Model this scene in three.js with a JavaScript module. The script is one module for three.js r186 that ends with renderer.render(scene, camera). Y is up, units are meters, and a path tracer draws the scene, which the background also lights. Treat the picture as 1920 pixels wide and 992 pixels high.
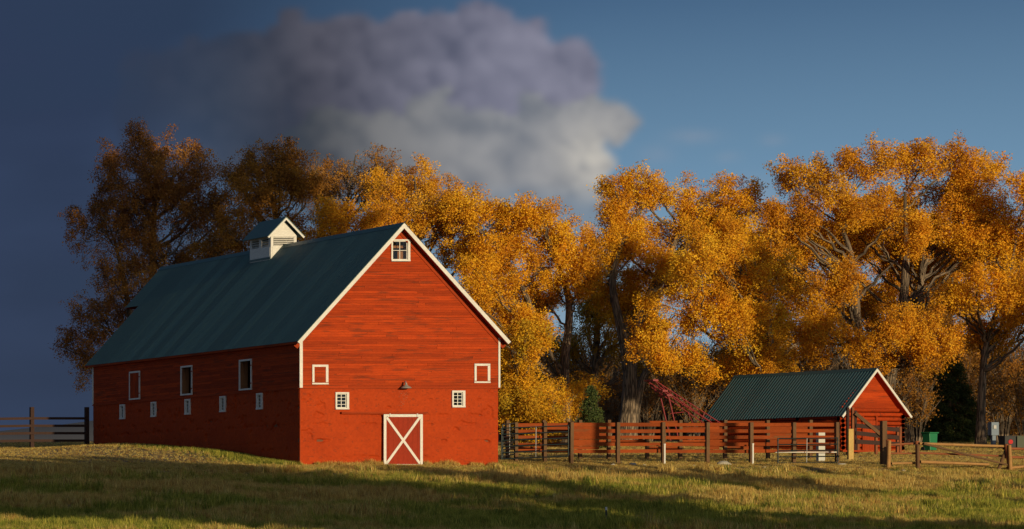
import * as THREE from 'three';
import { mergeGeometries } from 'three/addons/utils/BufferGeometryUtils.js';

// ------------------------------------------------------------------ camera
// A long lens held level and square to the barn's gable, shifted far to the right (architectural shift).
const F = 5600, PX = -2200, PY = 960, EYE = [-76.69, -2.288, 145.6];      // focal length and principal point in pixels of a 1920 x 992 frame
const scene = new THREE.Scene();
const camera = new THREE.PerspectiveCamera(2 * Math.atan(960 / F) * 180 / Math.PI, 8240 / 1920, 1, 4000);
camera.position.set(...EYE);
camera.lookAt(EYE[0], EYE[1], EYE[2] - 100);
camera.setViewOffset(8240, 1920, 6320, 0, 1920, 992);

const renderer = new THREE.WebGLRenderer({ antialias: true });
renderer.toneMapping = THREE.LinearToneMapping;
renderer.toneMappingExposure = 1.0;
renderer.shadowMap.enabled = true;

// ------------------------------------------------------------------ sun
const SUN_AZ = 6 * Math.PI / 180, SUN_EL = 8.2 * Math.PI / 180;
const sunDir = new THREE.Vector3(Math.cos(SUN_EL) * Math.sin(SUN_AZ), Math.sin(SUN_EL), Math.cos(SUN_EL) * Math.cos(SUN_AZ));
const sun = new THREE.DirectionalLight(new THREE.Color().setRGB(1, 0.80, 0.50), 3.6);
sun.position.copy(sunDir).multiplyScalar(300);
sun.target.position.set(0, 5, 0);
sun.castShadow = true;
sun.shadow.mapSize.set(4096, 4096);
Object.assign(sun.shadow.camera, { left: -70, right: 90, top: 60, bottom: -60, near: 1, far: 700 });
scene.add(sun, sun.target);

// ------------------------------------------------------------------ small tools
function rng(seed) { let a = seed >>> 0; return () => { a = (a + 0x6d2b79f5) | 0; let t = Math.imul(a ^ (a >>> 15), 1 | a); t = (t + Math.imul(t ^ (t >>> 7), 61 | t)) ^ t; return ((t ^ (t >>> 14)) >>> 0) / 4294967296; }; }
const clamp = (x, a = 0, b = 1) => Math.max(a, Math.min(b, x));
const lerp = (a, b, t) => a + (b - a) * t;
const sstep = (a, b, x) => { const t = clamp((x - a) / (b - a)); return t * t * (3 - 2 * t); };
function h2(ix, iy, s) { let h = Math.imul(ix | 0, 374761393) + Math.imul(iy | 0, 668265263) + Math.imul(s | 0, 1274126177); h = Math.imul(h ^ (h >>> 13), 1274126177); return ((h ^ (h >>> 16)) >>> 0) / 4294967296; }
function vnoise(x, y, s = 0, px = 0, py = 0) {
  let ix = Math.floor(x), iy = Math.floor(y); const fx = x - ix, fy = y - iy, u = fx * fx * (3 - 2 * fx), v = fy * fy * (3 - 2 * fy);
  let jx = ix + 1, jy = iy + 1;
  if (px) { ix = ((ix % px) + px) % px; jx = ((jx % px) + px) % px; }
  if (py) { iy = ((iy % py) + py) % py; jy = ((jy % py) + py) % py; }
  return lerp(lerp(h2(ix, iy, s), h2(jx, iy, s), u), lerp(h2(ix, jy, s), h2(jx, jy, s), u), v);
}
function fbm(x, y, o = 4, s = 0, px = 0, py = 0) { let a = 0.5, t = 0, n = 0; for (let i = 0; i < o; i++) { t += a * vnoise(x, y, s + i * 17, px, py); n += a; a *= 0.5; x *= 2; y *= 2; px *= 2; py *= 2; } return t / n; }
const lin2s = (c) => (c <= 0.0031308 ? 12.92 * c : 1.055 * Math.pow(c, 1 / 2.4) - 0.055);
// a tileable colour texture: fn(u, v) gives linear rgb
function colorTex(w, h, fn, rx = 1, ry = 1) {
  const d = new Uint8Array(w * h * 4);
  for (let y = 0; y < h; y++) for (let x = 0; x < w; x++) { const c = fn((x + 0.5) / w, (y + 0.5) / h), o = (y * w + x) * 4; for (let k = 0; k < 3; k++) d[o + k] = 255 * clamp(lin2s(c[k])); d[o + 3] = 255; }
  const t = new THREE.DataTexture(d, w, h); t.colorSpace = THREE.SRGBColorSpace; t.wrapS = t.wrapT = THREE.RepeatWrapping; t.magFilter = THREE.LinearFilter; t.repeat.set(rx, ry); t.needsUpdate = true; return t;
}
function grayTex(w, h, fn, rx = 1, ry = 1) {
  const d = new Uint8Array(w * h * 4);
  for (let y = 0; y < h; y++) for (let x = 0; x < w; x++) { const c = 255 * clamp(fn((x + 0.5) / w, (y + 0.5) / h)), o = (y * w + x) * 4; d[o] = d[o + 1] = d[o + 2] = c; d[o + 3] = 255; }
  const t = new THREE.DataTexture(d, w, h); t.wrapS = t.wrapT = THREE.RepeatWrapping; t.magFilter = THREE.LinearFilter; t.repeat.set(rx, ry); t.needsUpdate = true; return t;
}
const mix3 = (a, b, t) => [lerp(a[0], b[0], t), lerp(a[1], b[1], t), lerp(a[2], b[2], t)];
const mul3 = (a, k) => [a[0] * k, a[1] * k, a[2] * k];
const rgb = (c) => new THREE.Color().setRGB(c[0], c[1], c[2]);
// a spot of the photograph at a depth of Z metres from the lens, as a place in the scene
const at = (px, py, Z) => new THREE.Vector3((px - PX) * Z / F + EYE[0], (PY - py) * Z / F + EYE[1], EYE[2] - Z);

// ------------------------------------------------------------------ sky: clear evening air, a cumulus bank, darkening painted in to the left
{
  const W = 4096, H = 2048, d = new Float32Array(W * H * 4);
  const puffs = [[912, 62, 58], [985, 92, 52], [1070, 122, 50], [1082, 152, 34], [830, 82, 66], [1010, 160, 78], [900, 160, 110], [770, 130, 100], [660, 110, 90], [560, 130, 100], [450, 170, 120], [330, 210, 120], [760, 230, 100], [640, 240, 100], [520, 250, 90],
    [1150, 226, 40], [1172, 232, 24], [1090, 240, 52], [1010, 262, 70], [910, 280, 80], [810, 265, 75], [720, 290, 80], [600, 310, 90], [1060, 300, 52], [1125, 300, 26], [1100, 345, 34], [1060, 372, 40], [1085, 395, 46], [1010, 350, 40], [930, 340, 46]];
  const upper = 15, wisps = [[1300, 256, 46, 12, 0.28], [1365, 295, 22, 8, 0.25], [1450, 262, 22, 9, 0.25], [1405, 362, 40, 24, 0.45], [1230, 290, 30, 16, 0.2], [1900, 350, 60, 20, 0.25]];
  // billows: every puff carries smaller ones round its rim; the nearest surface counts
  const balls = [], rc = rng(818);
  puffs.forEach(([cx, cy, R0], i) => {
    const low = i >= upper ? 1 : 0; const z0 = low ? 90 : 0; balls.push([cx, cy, z0, R0, low]);
    for (let k = 0; k < 9; k++) { const th = rc() * 6.283, f = 0.55 + 0.5 * rc(), g = R0 * (0.2 + 0.24 * rc()), x = cx + Math.cos(th) * R0 * f, y = cy + Math.sin(th) * R0 * f * 0.95; balls.push([x, y, z0 + R0 * Math.sqrt(Math.max(0, 1 - f * f)) * 0.9, g, low]); for (let j = 0; j < 1; j++) { const t2 = rc() * 6.283, g2 = g * (0.3 + 0.25 * rc()); balls.push([x + Math.cos(t2) * g * 0.85, y + Math.sin(t2) * g * 0.85, z0 + R0 * 0.3 + g * 0.4, g2, low]); } }
  });
  const cells = new Map(); balls.forEach((q) => { for (let X = Math.floor((q[0] - q[3]) / 40); X <= Math.floor((q[0] + q[3]) / 40); X++) for (let Y = Math.floor((q[1] - q[3]) / 40); Y <= Math.floor((q[1] + q[3]) / 40); Y++) { const key = X * 1000 + Y; if (!cells.has(key)) cells.set(key, []); cells.get(key).push(q); } });
  const cloud = (U0, V0) => {
    const U = U0 + (fbm(U0 / 40, V0 / 40, 2, 5) - 0.5) * 18, V = V0 + (fbm(U0 / 40, V0 / 40, 2, 91) - 0.5) * 18, near = cells.get(Math.floor(U / 40) * 1000 + Math.floor(V / 40));
    if (!near) return null;
    let top = -1e9, lit = 0, low = 0, m = 0;
    for (const [cx, cy, cz, R0, lo] of near) { const dx = (U - cx) / R0, dy = (V - cy) / R0, q = 1 - dx * dx - dy * dy; if (q <= 0) continue; const nz = Math.sqrt(q), d = cz + R0 * nz; m = Math.max(m, sstep(0, 0.16, q)); if (d > top) { top = d; lit = clamp(0.40 * nz + 0.50 * dx - 0.40 * dy + 0.22); low = lo; } }
    return m > 0 ? [m, lit, low] : null;
  };
  for (let r = 0; r < H; r++) {
    const el = ((r + 0.5) / H - 0.5) * Math.PI, deg = el * 180 / Math.PI, ce = Math.cos(el), y = Math.sin(el);
    let base;
    if (deg < 2.5) base = [0.25, 0.37, 0.47]; else if (deg < 5.4) base = mix3([0.25, 0.37, 0.47], [0.15, 0.275, 0.41], (deg - 2.5) / 2.9);
    else if (deg < 8.4) base = mix3([0.15, 0.275, 0.41], [0.062, 0.13, 0.235], (deg - 5.4) / 3);
    else if (deg < 11.5) base = mix3([0.062, 0.13, 0.235], [0.036, 0.08, 0.152], (deg - 8.4) / 3.1);
    else if (deg < 25) base = mix3([0.036, 0.08, 0.152], [0.032, 0.07, 0.14], (deg - 11.5) / 13.5);
    else base = mix3([0.032, 0.07, 0.14], [0.03, 0.066, 0.132], (deg - 25) / 65);
    for (let c = 0; c < W; c++) {
      const az = ((c + 0.5) / W - 0.5) * 2 * Math.PI, x = Math.cos(az) * ce, z = Math.sin(az) * ce, o = (r * W + c) * 4;
      let col = base;
      if (deg > -1) {
        const a = Math.atan2(x, -z) * 180 / Math.PI;                       // degrees right of straight ahead
        // warm glow round the low sun, spread broad and raised as fill light
        const cs = x * sunDir.x + y * sunDir.y + z * sunDir.z;
        if (cs > 0) { const g = cs * cs * 0.55 + Math.pow(cs, 6) * 0.7 + Math.pow(cs, 40) * 0.8; col = [col[0] + 0.33 * g, col[1] + 0.275 * g, col[2] + 0.20 * g]; }
        // left-hand darkening painted into the sky, in the picture and beyond it
        const dark = sstep(31, 22.5, a) * sstep(-50, -5, a) * sstep(60, 14, deg);
        if (dark > 0) { const st = fbm(a / 5 + 9, deg / 1.6, 5, 151), k2 = 0.55 + 0.9 * st; col = mix3(col, [0.024 * k2, 0.037 * k2, 0.078 * k2], 0.97 * dark); }
        if (z < -0.1 && deg < 13 && a > 10 && a < 42) {
          const U = PX + F * x / -z, V = PY - F * y / -z;
          let acc = [0, 0, 0], cov = 0;
          for (const [ou, ov] of [[-2.7, -2.7], [2.7, -2.7], [-2.7, 2.7], [2.7, 2.7]]) {
            const hit = cloud(U + ou, V + ov); if (!hit) continue; const [m, lit, low] = hit;
            const n = fbm(U / 120, V / 80, 4, 33), n2 = fbm(U / 34, V / 30, 3, 71), k = clamp(lit * 0.5 + (n - 0.5) * 1.5 + (n2 - 0.5) * 0.7 + 0.2);
            let cc = low ? mix3([0.115, 0.135, 0.175], [0.31, 0.31, 0.32], k) : mix3([0.115, 0.122, 0.18], [0.25, 0.248, 0.325], k);
            cc = mix3(cc, [0.60, 0.56, 0.49], Math.exp(-(((U - 1112) / 62) ** 2 + ((V - 300) / 62) ** 2)) * 0.85 * clamp(lit + 0.2));
            cc = mul3(cc, lerp(1, 0.22, sstep(1000, 420, U)));  // clouds dimmed along with the painted left-hand darkening
            const w = m * lerp(0.97, 0.5, sstep(330, 420, V)) * lerp(1, 0.25, sstep(620, 250, U)); acc = acc.map((q, c2) => q + cc[c2] * w / 4); cov += w / 4;
          }
          if (cov > 0) col = [0, 1, 2].map((c2) => col[c2] * (1 - cov) + acc[c2]);
          for (const [wx, wy, rx, ry, s] of wisps) { const q = Math.exp(-(((U - wx) / rx) ** 2 + ((V - wy) / ry) ** 2)); if (q > 0.02) col = mix3(col, [0.30, 0.32, 0.38], s * q * (0.5 + fbm(U / 16, V / 9, 3, 7))); }
        }
      } else col = [0.12, 0.10, 0.06];
      d[o] = col[0]; d[o + 1] = col[1]; d[o + 2] = col[2]; d[o + 3] = 1;
    }
  }
  const sky = new THREE.DataTexture(d, W, H, THREE.RGBAFormat, THREE.FloatType);
  sky.mapping = THREE.EquirectangularReflectionMapping; sky.magFilter = THREE.LinearFilter; sky.needsUpdate = true;
  scene.background = sky; scene.environment = sky;
}

// ------------------------------------------------------------------ naming
const taken = new Map();
function numbered(name) { const n = taken.get(name) ?? 0; taken.set(name, n + 1); return n ? name + '_' + String(n).padStart(3, '0') : name; }
function thing(name, label, category, pos = [0, 0, 0], turn = 0, group) {
  const o = new THREE.Group(); o.name = numbered(name); o.position.set(...pos); o.rotation.y = turn; o.userData = { label, category }; if (group) o.userData.group = group; scene.add(o); return o;
}
function mesh(name, geo, mat, parent = scene) { const m = new THREE.Mesh(geo, mat); m.name = parent === scene ? numbered(name) : name; m.castShadow = m.receiveShadow = true; parent.add(m); return m; }
function structure(name, geo, mat) { const m = mesh(name, geo, mat); m.userData.kind = 'structure'; return m; }

// geometry collector: boxes, bars, tubes
class MB {
  constructor() { this.p = []; this.n = []; this.t = []; this.i = []; }
  quad(a, b, c, d, uv) {
    const ab = [b[0] - a[0], b[1] - a[1], b[2] - a[2]], ac = [c[0] - a[0], c[1] - a[1], c[2] - a[2]];
    let n = [ab[1] * ac[2] - ab[2] * ac[1], ab[2] * ac[0] - ab[0] * ac[2], ab[0] * ac[1] - ab[1] * ac[0]]; const l = Math.hypot(...n) || 1; n = n.map((x) => x / l);
    const s = this.p.length / 3; for (const q of [a, b, c, d]) { this.p.push(...q); this.n.push(...n); } this.t.push(...uv.flat()); this.i.push(s, s + 1, s + 2, s, s + 2, s + 3);
  }
  // tapered tube through points with radii; uv in metres
  tube(pts, rad, sides = 6, cap = false, vs = 1) {
    let ref = Math.abs(pts[1].y - pts[0].y) > 0.8 * pts[1].distanceTo(pts[0]) ? new THREE.Vector3(1, 0, 0) : new THREE.Vector3(0, 1, 0), len = 0;
    const s0 = this.p.length / 3, tan = new THREE.Vector3(), u = new THREE.Vector3(), v = new THREE.Vector3();
    for (let k = 0; k < pts.length; k++) {
      tan.subVectors(pts[Math.min(k + 1, pts.length - 1)], pts[Math.max(k - 1, 0)]).normalize();
      u.crossVectors(tan, ref); if (u.lengthSq() < 1e-4) u.set(1, 0, 0).cross(tan); u.normalize(); v.crossVectors(u, tan); ref = v.clone();
      if (k) len += pts[k].distanceTo(pts[k - 1]);
      for (let j = 0; j <= sides; j++) {
        const a = j / sides * 2 * Math.PI, ca = Math.cos(a), sa = Math.sin(a), nx = u.x * ca + v.x * sa, ny = u.y * ca + v.y * sa, nz = u.z * ca + v.z * sa;
        this.p.push(pts[k].x + nx * rad[k], pts[k].y + ny * rad[k], pts[k].z + nz * rad[k]); this.n.push(nx, ny, nz); this.t.push(j / sides * 2 * Math.PI * rad[0] * vs, len * vs);
      }
    }
    const w = sides + 1;
    for (let k = 0; k + 1 < pts.length; k++) for (let j = 0; j < sides; j++) { const a = s0 + k * w + j; this.i.push(a, a + w, a + 1, a + 1, a + w, a + w + 1); }
    if (cap) for (const k of [0, pts.length - 1]) {
      const c = this.p.length / 3, q = pts[k], dir = k ? tan : new THREE.Vector3().subVectors(pts[0], pts[1]).normalize();
      this.p.push(q.x, q.y, q.z); this.n.push(dir.x, dir.y, dir.z); this.t.push(0, 0);
      for (let j = 0; j <= sides; j++) { const b = (s0 + k * w + j) * 3; this.p.push(this.p[b], this.p[b + 1], this.p[b + 2]); this.n.push(dir.x, dir.y, dir.z); this.t.push(Math.cos(j / sides * 6.283) * rad[k], Math.sin(j / sides * 6.283) * rad[k]); }
      for (let j = 0; j < sides; j++) k ? this.i.push(c, c + 1 + j, c + 2 + j) : this.i.push(c, c + 2 + j, c + 1 + j);
    }
    return this;
  }
  geo() {
    const g = new THREE.BufferGeometry(); g.setAttribute('position', new THREE.Float32BufferAttribute(this.p, 3)); g.setAttribute('normal', new THREE.Float32BufferAttribute(this.n, 3)); g.setAttribute('uv', new THREE.Float32BufferAttribute(this.t, 2)); g.setIndex(this.i); return g;
  }
}
const V3 = (x, y, z) => new THREE.Vector3(x, y, z);
// a box of x, y, z metres whose uv run in metres with u along the longest side; centred
function boxGeo(x, y, z, ou = 0, ov = 0) {
  const g = new THREE.BoxGeometry(x, y, z), p = g.attributes.position, n = g.attributes.normal, t = g.attributes.uv, L = Math.max(x, y, z);
  for (let k = 0; k < p.count; k++) {
    const q = [p.getX(k), p.getY(k), p.getZ(k)], ax = [Math.abs(n.getX(k)), Math.abs(n.getY(k)), Math.abs(n.getZ(k))].indexOf(1), rest = [0, 1, 2].filter((a) => a !== ax), dim = [x, y, z];
    if (dim[rest[1]] > dim[rest[0]]) rest.reverse();
    t.setXY(k, q[rest[0]] + ou, q[rest[1]] + ov);
  }
  return g;
}
function box(name, x, y, z, pos, mat, parent, ou, ov) { const m = mesh(name, boxGeo(x, y, z, ou ?? pos[0] * 1.37 + pos[1] * 0.71, ov ?? pos[1] * 2.3 + pos[2]), mat, parent); m.position.set(...pos); return m; }
// a bar of section w x d from a to b (w measured across the vertical plane's upward side)
function bar(name, a, b, w, d, mat, parent) {
  const L = a.distanceTo(b), m = mesh(name, boxGeo(L, w, d, a.x * 1.7 + a.y, a.z), mat, parent); m.position.copy(a).add(b).multiplyScalar(0.5);
  const x = new THREE.Vector3().subVectors(b, a).normalize(), zc = Math.abs(x.z) > 0.95 ? V3(1, 0, 0) : V3(0, 0, 1), y = new THREE.Vector3().crossVectors(zc, x).normalize(), z = new THREE.Vector3().crossVectors(x, y);
  m.setRotationFromMatrix(new THREE.Matrix4().makeBasis(x, y, z)); return m;
}
function pole(name, a, b, r, mat, parent, sides = 8, r2 = r) { return mesh(name, new MB().tube([a, V3((a.x + b.x) / 2, (a.y + b.y) / 2, (a.z + b.z) / 2), b], [r, (r + r2) / 2, r2], sides, true).geo(), mat, parent); }

// ------------------------------------------------------------------ ground
const PROFILE = [[-200, -4.2], [0, -3.9], [60, -3.4], [95, -3.2], [105, -2.95], [115, -2.5], [125, -1.88], [135, -0.98], [141, -0.40], [144, -0.13], [146, -0.01], [148, 0.14], [153, 0.40], [165, 1.05], [185, 1.95], [205, 2.6], [300, 4.5], [900, 12], [3000, 30]];
function profile(Z) {
  let k = 0; while (k < PROFILE.length - 2 && PROFILE[k + 1][0] < Z) k++;
  const [x0, y0] = PROFILE[k], [x1, y1] = PROFILE[k + 1], m0 = k ? (y1 - PROFILE[k - 1][1]) / (x1 - PROFILE[k - 1][0]) : 0, m1 = k + 2 < PROFILE.length ? (PROFILE[k + 2][1] - y0) / (PROFILE[k + 2][0] - x0) : 0, h = x1 - x0, t = clamp((Z - x0) / h), t2 = t * t, t3 = t2 * t;
  return (2 * t3 - 3 * t2 + 1) * y0 + (t3 - 2 * t2 + t) * h * m0 + (-2 * t3 + 3 * t2) * y1 + (t3 - t2) * h * m1;
}
function ground(x, z) {
  const Z = EYE[2] - z; let y = profile(Z);
  y += 0.42 * Math.exp(-(((x + 7) / 3.2) ** 2)) * sstep(-1.5, -8, z) * sstep(-26, -16, z);          // the berm along the barn's shaded side
  const bank = sstep(147, 138, Z) * sstep(60, 100, Z);
  y += bank * ((fbm(x / 9 + 3, z / 6, 3, 11) - 0.5) * 0.75 + (fbm(x / 2.2, z / 1.6, 3, 19) - 0.5) * 0.42);
  y += (fbm(x / 1.3, z / 1.3, 2, 23) - 0.5) * 0.05;
  return y;
}
// green or straw: what grows where
function greenness(x, z) {
  const Z = EYE[2] - z;
  let g = sstep(0.38, 0.60, fbm(x / 5 + 20, z / 3.2, 4, 41)) * 0.95;
  g *= lerp(0.25, 1, sstep(143, 133, Z)); g += 0.25 * sstep(130, 108, Z);
  if (Z > 144) g *= 0.35;
  g += 1.1 * Math.exp(-(((x + 5.6) / 1.5) ** 2)) * sstep(1.2, -0.5, z) * sstep(-19, -12, z);
  g += 0.8 * Math.exp(-(((x - 5.4) / 0.6) ** 2 + ((z - 0.2) / 0.8) ** 2));
  return clamp(g);
}
const NOISE_GROUND = colorTex(512, 512, (u, v) => { const n = fbm(u * 16, v * 16, 5, 3, 16, 16), m = fbm(u * 64, v * 64, 3, 9, 64, 64), k = 0.45 + 0.75 * n * (0.55 + 0.9 * m); return [k, k * 0.98, k * 0.94]; });
{
  const axis = (knots) => { const out = []; for (let k = 0; k + 1 < knots.length; k++) { const [a, s] = knots[k], b = knots[k + 1][0], n = Math.max(1, Math.round((b - a) / s)); for (let j = 0; j < n; j++) out.push(a + (b - a) * j / n); } out.push(knots[knots.length - 1][0]); return out; };
  const xs = axis([[-2500, 200], [-500, 60], [-140, 10], [-45, 0.45], [62, 8], [200, 60], [800, 200], [2800, 1]]), zs = axis([[-2600, 200], [-600, 60], [-120, 8], [-50, 0.9], [-12, 0.4], [46, 5], [160, 40], [360, 1]]);
  const p = [], t = [], col = [], idx = [], nx = xs.length;
  for (const z of zs) for (const x of xs) {
    p.push(x, ground(x, z), z); t.push(x / 3, z / 3);
    const g = greenness(x, z), n = fbm(x / 1.7, z / 1.1, 3, 61), c = mix3(mix3([0.20, 0.125, 0.048], [0.30, 0.205, 0.09], n), [0.085, 0.105, 0.028], g * 0.75);
    col.push(...c);
  }
  for (let j = 0; j + 1 < zs.length; j++) for (let k = 0; k + 1 < nx; k++) { const a = j * nx + k; idx.push(a, a + nx, a + 1, a + 1, a + nx, a + nx + 1); }
  const g = new THREE.BufferGeometry(); g.setAttribute('position', new THREE.Float32BufferAttribute(p, 3)); g.setAttribute('uv', new THREE.Float32BufferAttribute(t, 2)); g.setAttribute('color', new THREE.Float32BufferAttribute(col, 3)); g.setIndex(idx); g.computeVertexNormals();
  structure('ground', g, new THREE.MeshStandardMaterial({ vertexColors: true, map: NOISE_GROUND, bumpMap: NOISE_GROUND, bumpScale: 0.05, roughness: 1 }));
}
// far hills, seen only in slivers between the trunks
{
  const p = [], idx = [], n = 80;
  for (let k = 0; k <= n; k++) { const x = -700 + k * 30, y = 14 + 34 * fbm(k / 9, 2, 4, 77) + 5 * fbm(k / 2, 5, 2, 78); p.push(x, -5, -880, x, y * 0.55, -960, x, y, -1100, x, -5, -1200); }
  for (let k = 0; k < n; k++) for (let j = 0; j < 3; j++) { const a = k * 4 + j; idx.push(a, a + 4, a + 1, a + 1, a + 4, a + 5); }
  const g = new THREE.BufferGeometry(); g.setAttribute('position', new THREE.Float32BufferAttribute(p, 3)); g.setIndex(idx); g.computeVertexNormals();
  structure('hills', g, new THREE.MeshStandardMaterial({ color: rgb([0.16, 0.14, 0.12]), roughness: 1 }));
}

// ------------------------------------------------------------------ materials
const std = (c, rough = 0.85, extra = {}) => new THREE.MeshStandardMaterial({ color: rgb(c), roughness: rough, ...extra });
// painted boards: streaks along u, worn patches where bare brown wood shows
function boardTex(a, b, bare, wear, s) {
  return colorTex(512, 512, (u, v) => {
    const st = fbm(u * 6, v * 96, 4, s, 6, 96), big = fbm(u * 5, v * 9, 3, s + 40, 5, 9), fine = vnoise(u * 60, v * 250, s + 80, 60, 250), w = sstep(wear, wear + 0.14, 0.62 * st + 0.38 * big + (fine - 0.5) * 0.12);
    return mul3(mix3(mix3(a, b, big), bare, w * 0.75), 0.86 + 0.28 * fine);
  }, 0.25, 0.25);
}
const woodBump = grayTex(256, 256, (u, v) => 0.6 * fbm(u * 4, v * 48, 4, 201, 4, 48) + 0.4 * vnoise(u * 24, v * 128, 210, 24, 128), 0.5, 0.5);
const RED_A = [0.43, 0.052, 0.005], RED_B = [0.34, 0.034, 0.004], RED_BARE = [0.15, 0.030, 0.009];
const plankMats = [0, 1, 2, 3].map((k) => new THREE.MeshPhysicalMaterial({ specularIntensity: 0.35, map: boardTex(RED_A, RED_B, RED_BARE, 0.60 - 0.03 * k, 300 + k * 7), color: rgb([1, 1, 1].map((q) => 0.80 + 0.12 * k)), bumpMap: woodBump, bumpScale: 0.004, roughness: 0.78 }));
const whiteMat = new THREE.MeshStandardMaterial({ map: boardTex([0.74, 0.72, 0.66], [0.66, 0.64, 0.58], [0.42, 0.39, 0.33], 0.70, 350), bumpMap: woodBump, bumpScale: 0.003, roughness: 0.65 });
const redTrim = new THREE.MeshPhysicalMaterial({ specularIntensity: 0.35, map: boardTex([0.38, 0.05, 0.008], [0.30, 0.038, 0.007], RED_BARE, 0.64, 361), bumpMap: woodBump, bumpScale: 0.003, roughness: 0.78 });
const doorRed = new THREE.MeshPhysicalMaterial({ specularIntensity: 0.35, map: boardTex([0.33, 0.032, 0.009], [0.25, 0.026, 0.008], [0.36, 0.12, 0.05], 0.66, 371), bumpMap: woodBump, bumpScale: 0.004, roughness: 0.72 });
const fenceMats = [0, 1, 2].map((k) => new THREE.MeshPhysicalMaterial({ specularIntensity: 0.35, map: boardTex([0.30, 0.058, 0.009], [0.19, 0.036, 0.008], [0.15, 0.06, 0.02], 0.58, 381 + k * 5), color: rgb([1, 1, 1].map(() => 0.85 + 0.15 * k)), bumpMap: woodBump, bumpScale: 0.005, roughness: 0.85 }));
const postMat = new THREE.MeshStandardMaterial({ map: boardTex([0.16, 0.085, 0.035], [0.11, 0.055, 0.022], [0.07, 0.04, 0.02], 0.58, 391), bumpMap: woodBump, bumpScale: 0.006, roughness: 0.9 });
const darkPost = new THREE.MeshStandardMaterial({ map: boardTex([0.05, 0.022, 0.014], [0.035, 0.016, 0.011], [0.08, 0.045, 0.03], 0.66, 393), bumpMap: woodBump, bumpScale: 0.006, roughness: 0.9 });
const peeled = new THREE.MeshStandardMaterial({ map: boardTex([0.42, 0.235, 0.075], [0.33, 0.16, 0.05], [0.2, 0.09, 0.035], 0.58, 395), bumpMap: woodBump, bumpScale: 0.006, roughness: 0.85 });
const rusty = new THREE.MeshStandardMaterial({ map: boardTex([0.30, 0.10, 0.03], [0.20, 0.055, 0.02], [0.12, 0.05, 0.025], 0.58, 396), bumpMap: woodBump, bumpScale: 0.006, roughness: 0.88 });
const newWood = new THREE.MeshStandardMaterial({ map: boardTex([0.58, 0.40, 0.12], [0.48, 0.31, 0.09], [0.3, 0.2, 0.08], 0.68, 397), bumpMap: woodBump, bumpScale: 0.003, roughness: 0.8 });
const innerWood = new THREE.MeshStandardMaterial({ map: boardTex([0.36, 0.16, 0.06], [0.26, 0.10, 0.04], [0.12, 0.06, 0.03], 0.6, 398), bumpMap: woodBump, bumpScale: 0.004, roughness: 0.9 });
const tubeMat = std([0.012, 0.022, 0.02], 0.42, { metalness: 0.2 });
const zinc = std([0.42, 0.42, 0.40], 0.5, { metalness: 0.5 });
const glassMat = new THREE.MeshPhysicalMaterial({ color: rgb([0.9, 0.93, 0.9]), transmission: 1, thickness: 0, roughness: 0.03, ior: 1.5 });
const roofNoise = grayTex(256, 256, (u, v) => fbm(u * 10, v * 10, 4, 431, 10, 10), 0.3, 0.3);
const shedRoofMats = [0, 1, 2].map((k) => new THREE.MeshStandardMaterial({ color: rgb(mul3([0.022, 0.075, 0.085], 0.92 + 0.08 * k)), roughness: 0.5, bumpMap: roofNoise, bumpScale: 0.004 }));
const roofMats = [0, 1, 2].map((k) => new THREE.MeshStandardMaterial({ color: rgb(mul3([0.062, 0.125, 0.115], 0.84 + 0.14 * k)), roughness: 0.42 + 0.04 * k, bumpMap: roofNoise, bumpScale: 0.004 }));

// a rectangular picture of wall with rectangular holes, extruded; shape in (s, y), thickness d
function wallShape(pts, holes, d) {
  const s = new THREE.Shape(pts.map(([x, y]) => new THREE.Vector2(x, y)));
  for (const [x0, y0, x1, y1] of holes) { const h = new THREE.Path(); h.moveTo(x0, y0); h.lineTo(x0, y1); h.lineTo(x1, y1); h.lineTo(x1, y0); h.closePath(); s.holes.push(h); }
  return new THREE.ExtrudeGeometry(s, { depth: d, bevelEnabled: false });
}
// corrugated sheet: width along +x, length along +y, ribs every pitch, lying in the xy plane, ribs towards +z
function sheetGeo(w, len, pitch, rib) {
  const xs = []; for (let x = 0; x < w - 1e-6; x += pitch) { xs.push([x, 0], [x + pitch * 0.62, 0], [x + pitch * 0.72, rib], [x + pitch * 0.90, rib]); } xs.push([w, 0]);
  const b = new MB();
  for (let k = 0; k + 1 < xs.length; k++) { const [x0, z0] = xs[k], [x1, z1] = xs[k + 1]; b.quad([x0, 0, z0], [x1, 0, z1], [x1, len, z1], [x0, len, z0], [[x0, 0], [x1, 0], [x1, len], [x0, len]]); b.quad([x1, 0, z1 - 0.004], [x0, 0, z0 - 0.004], [x0, len, z0 - 0.004], [x1, len, z1 - 0.004], [[x1, 0], [x0, 0], [x0, len], [x1, len]]); }
  return b.geo();
}

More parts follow.
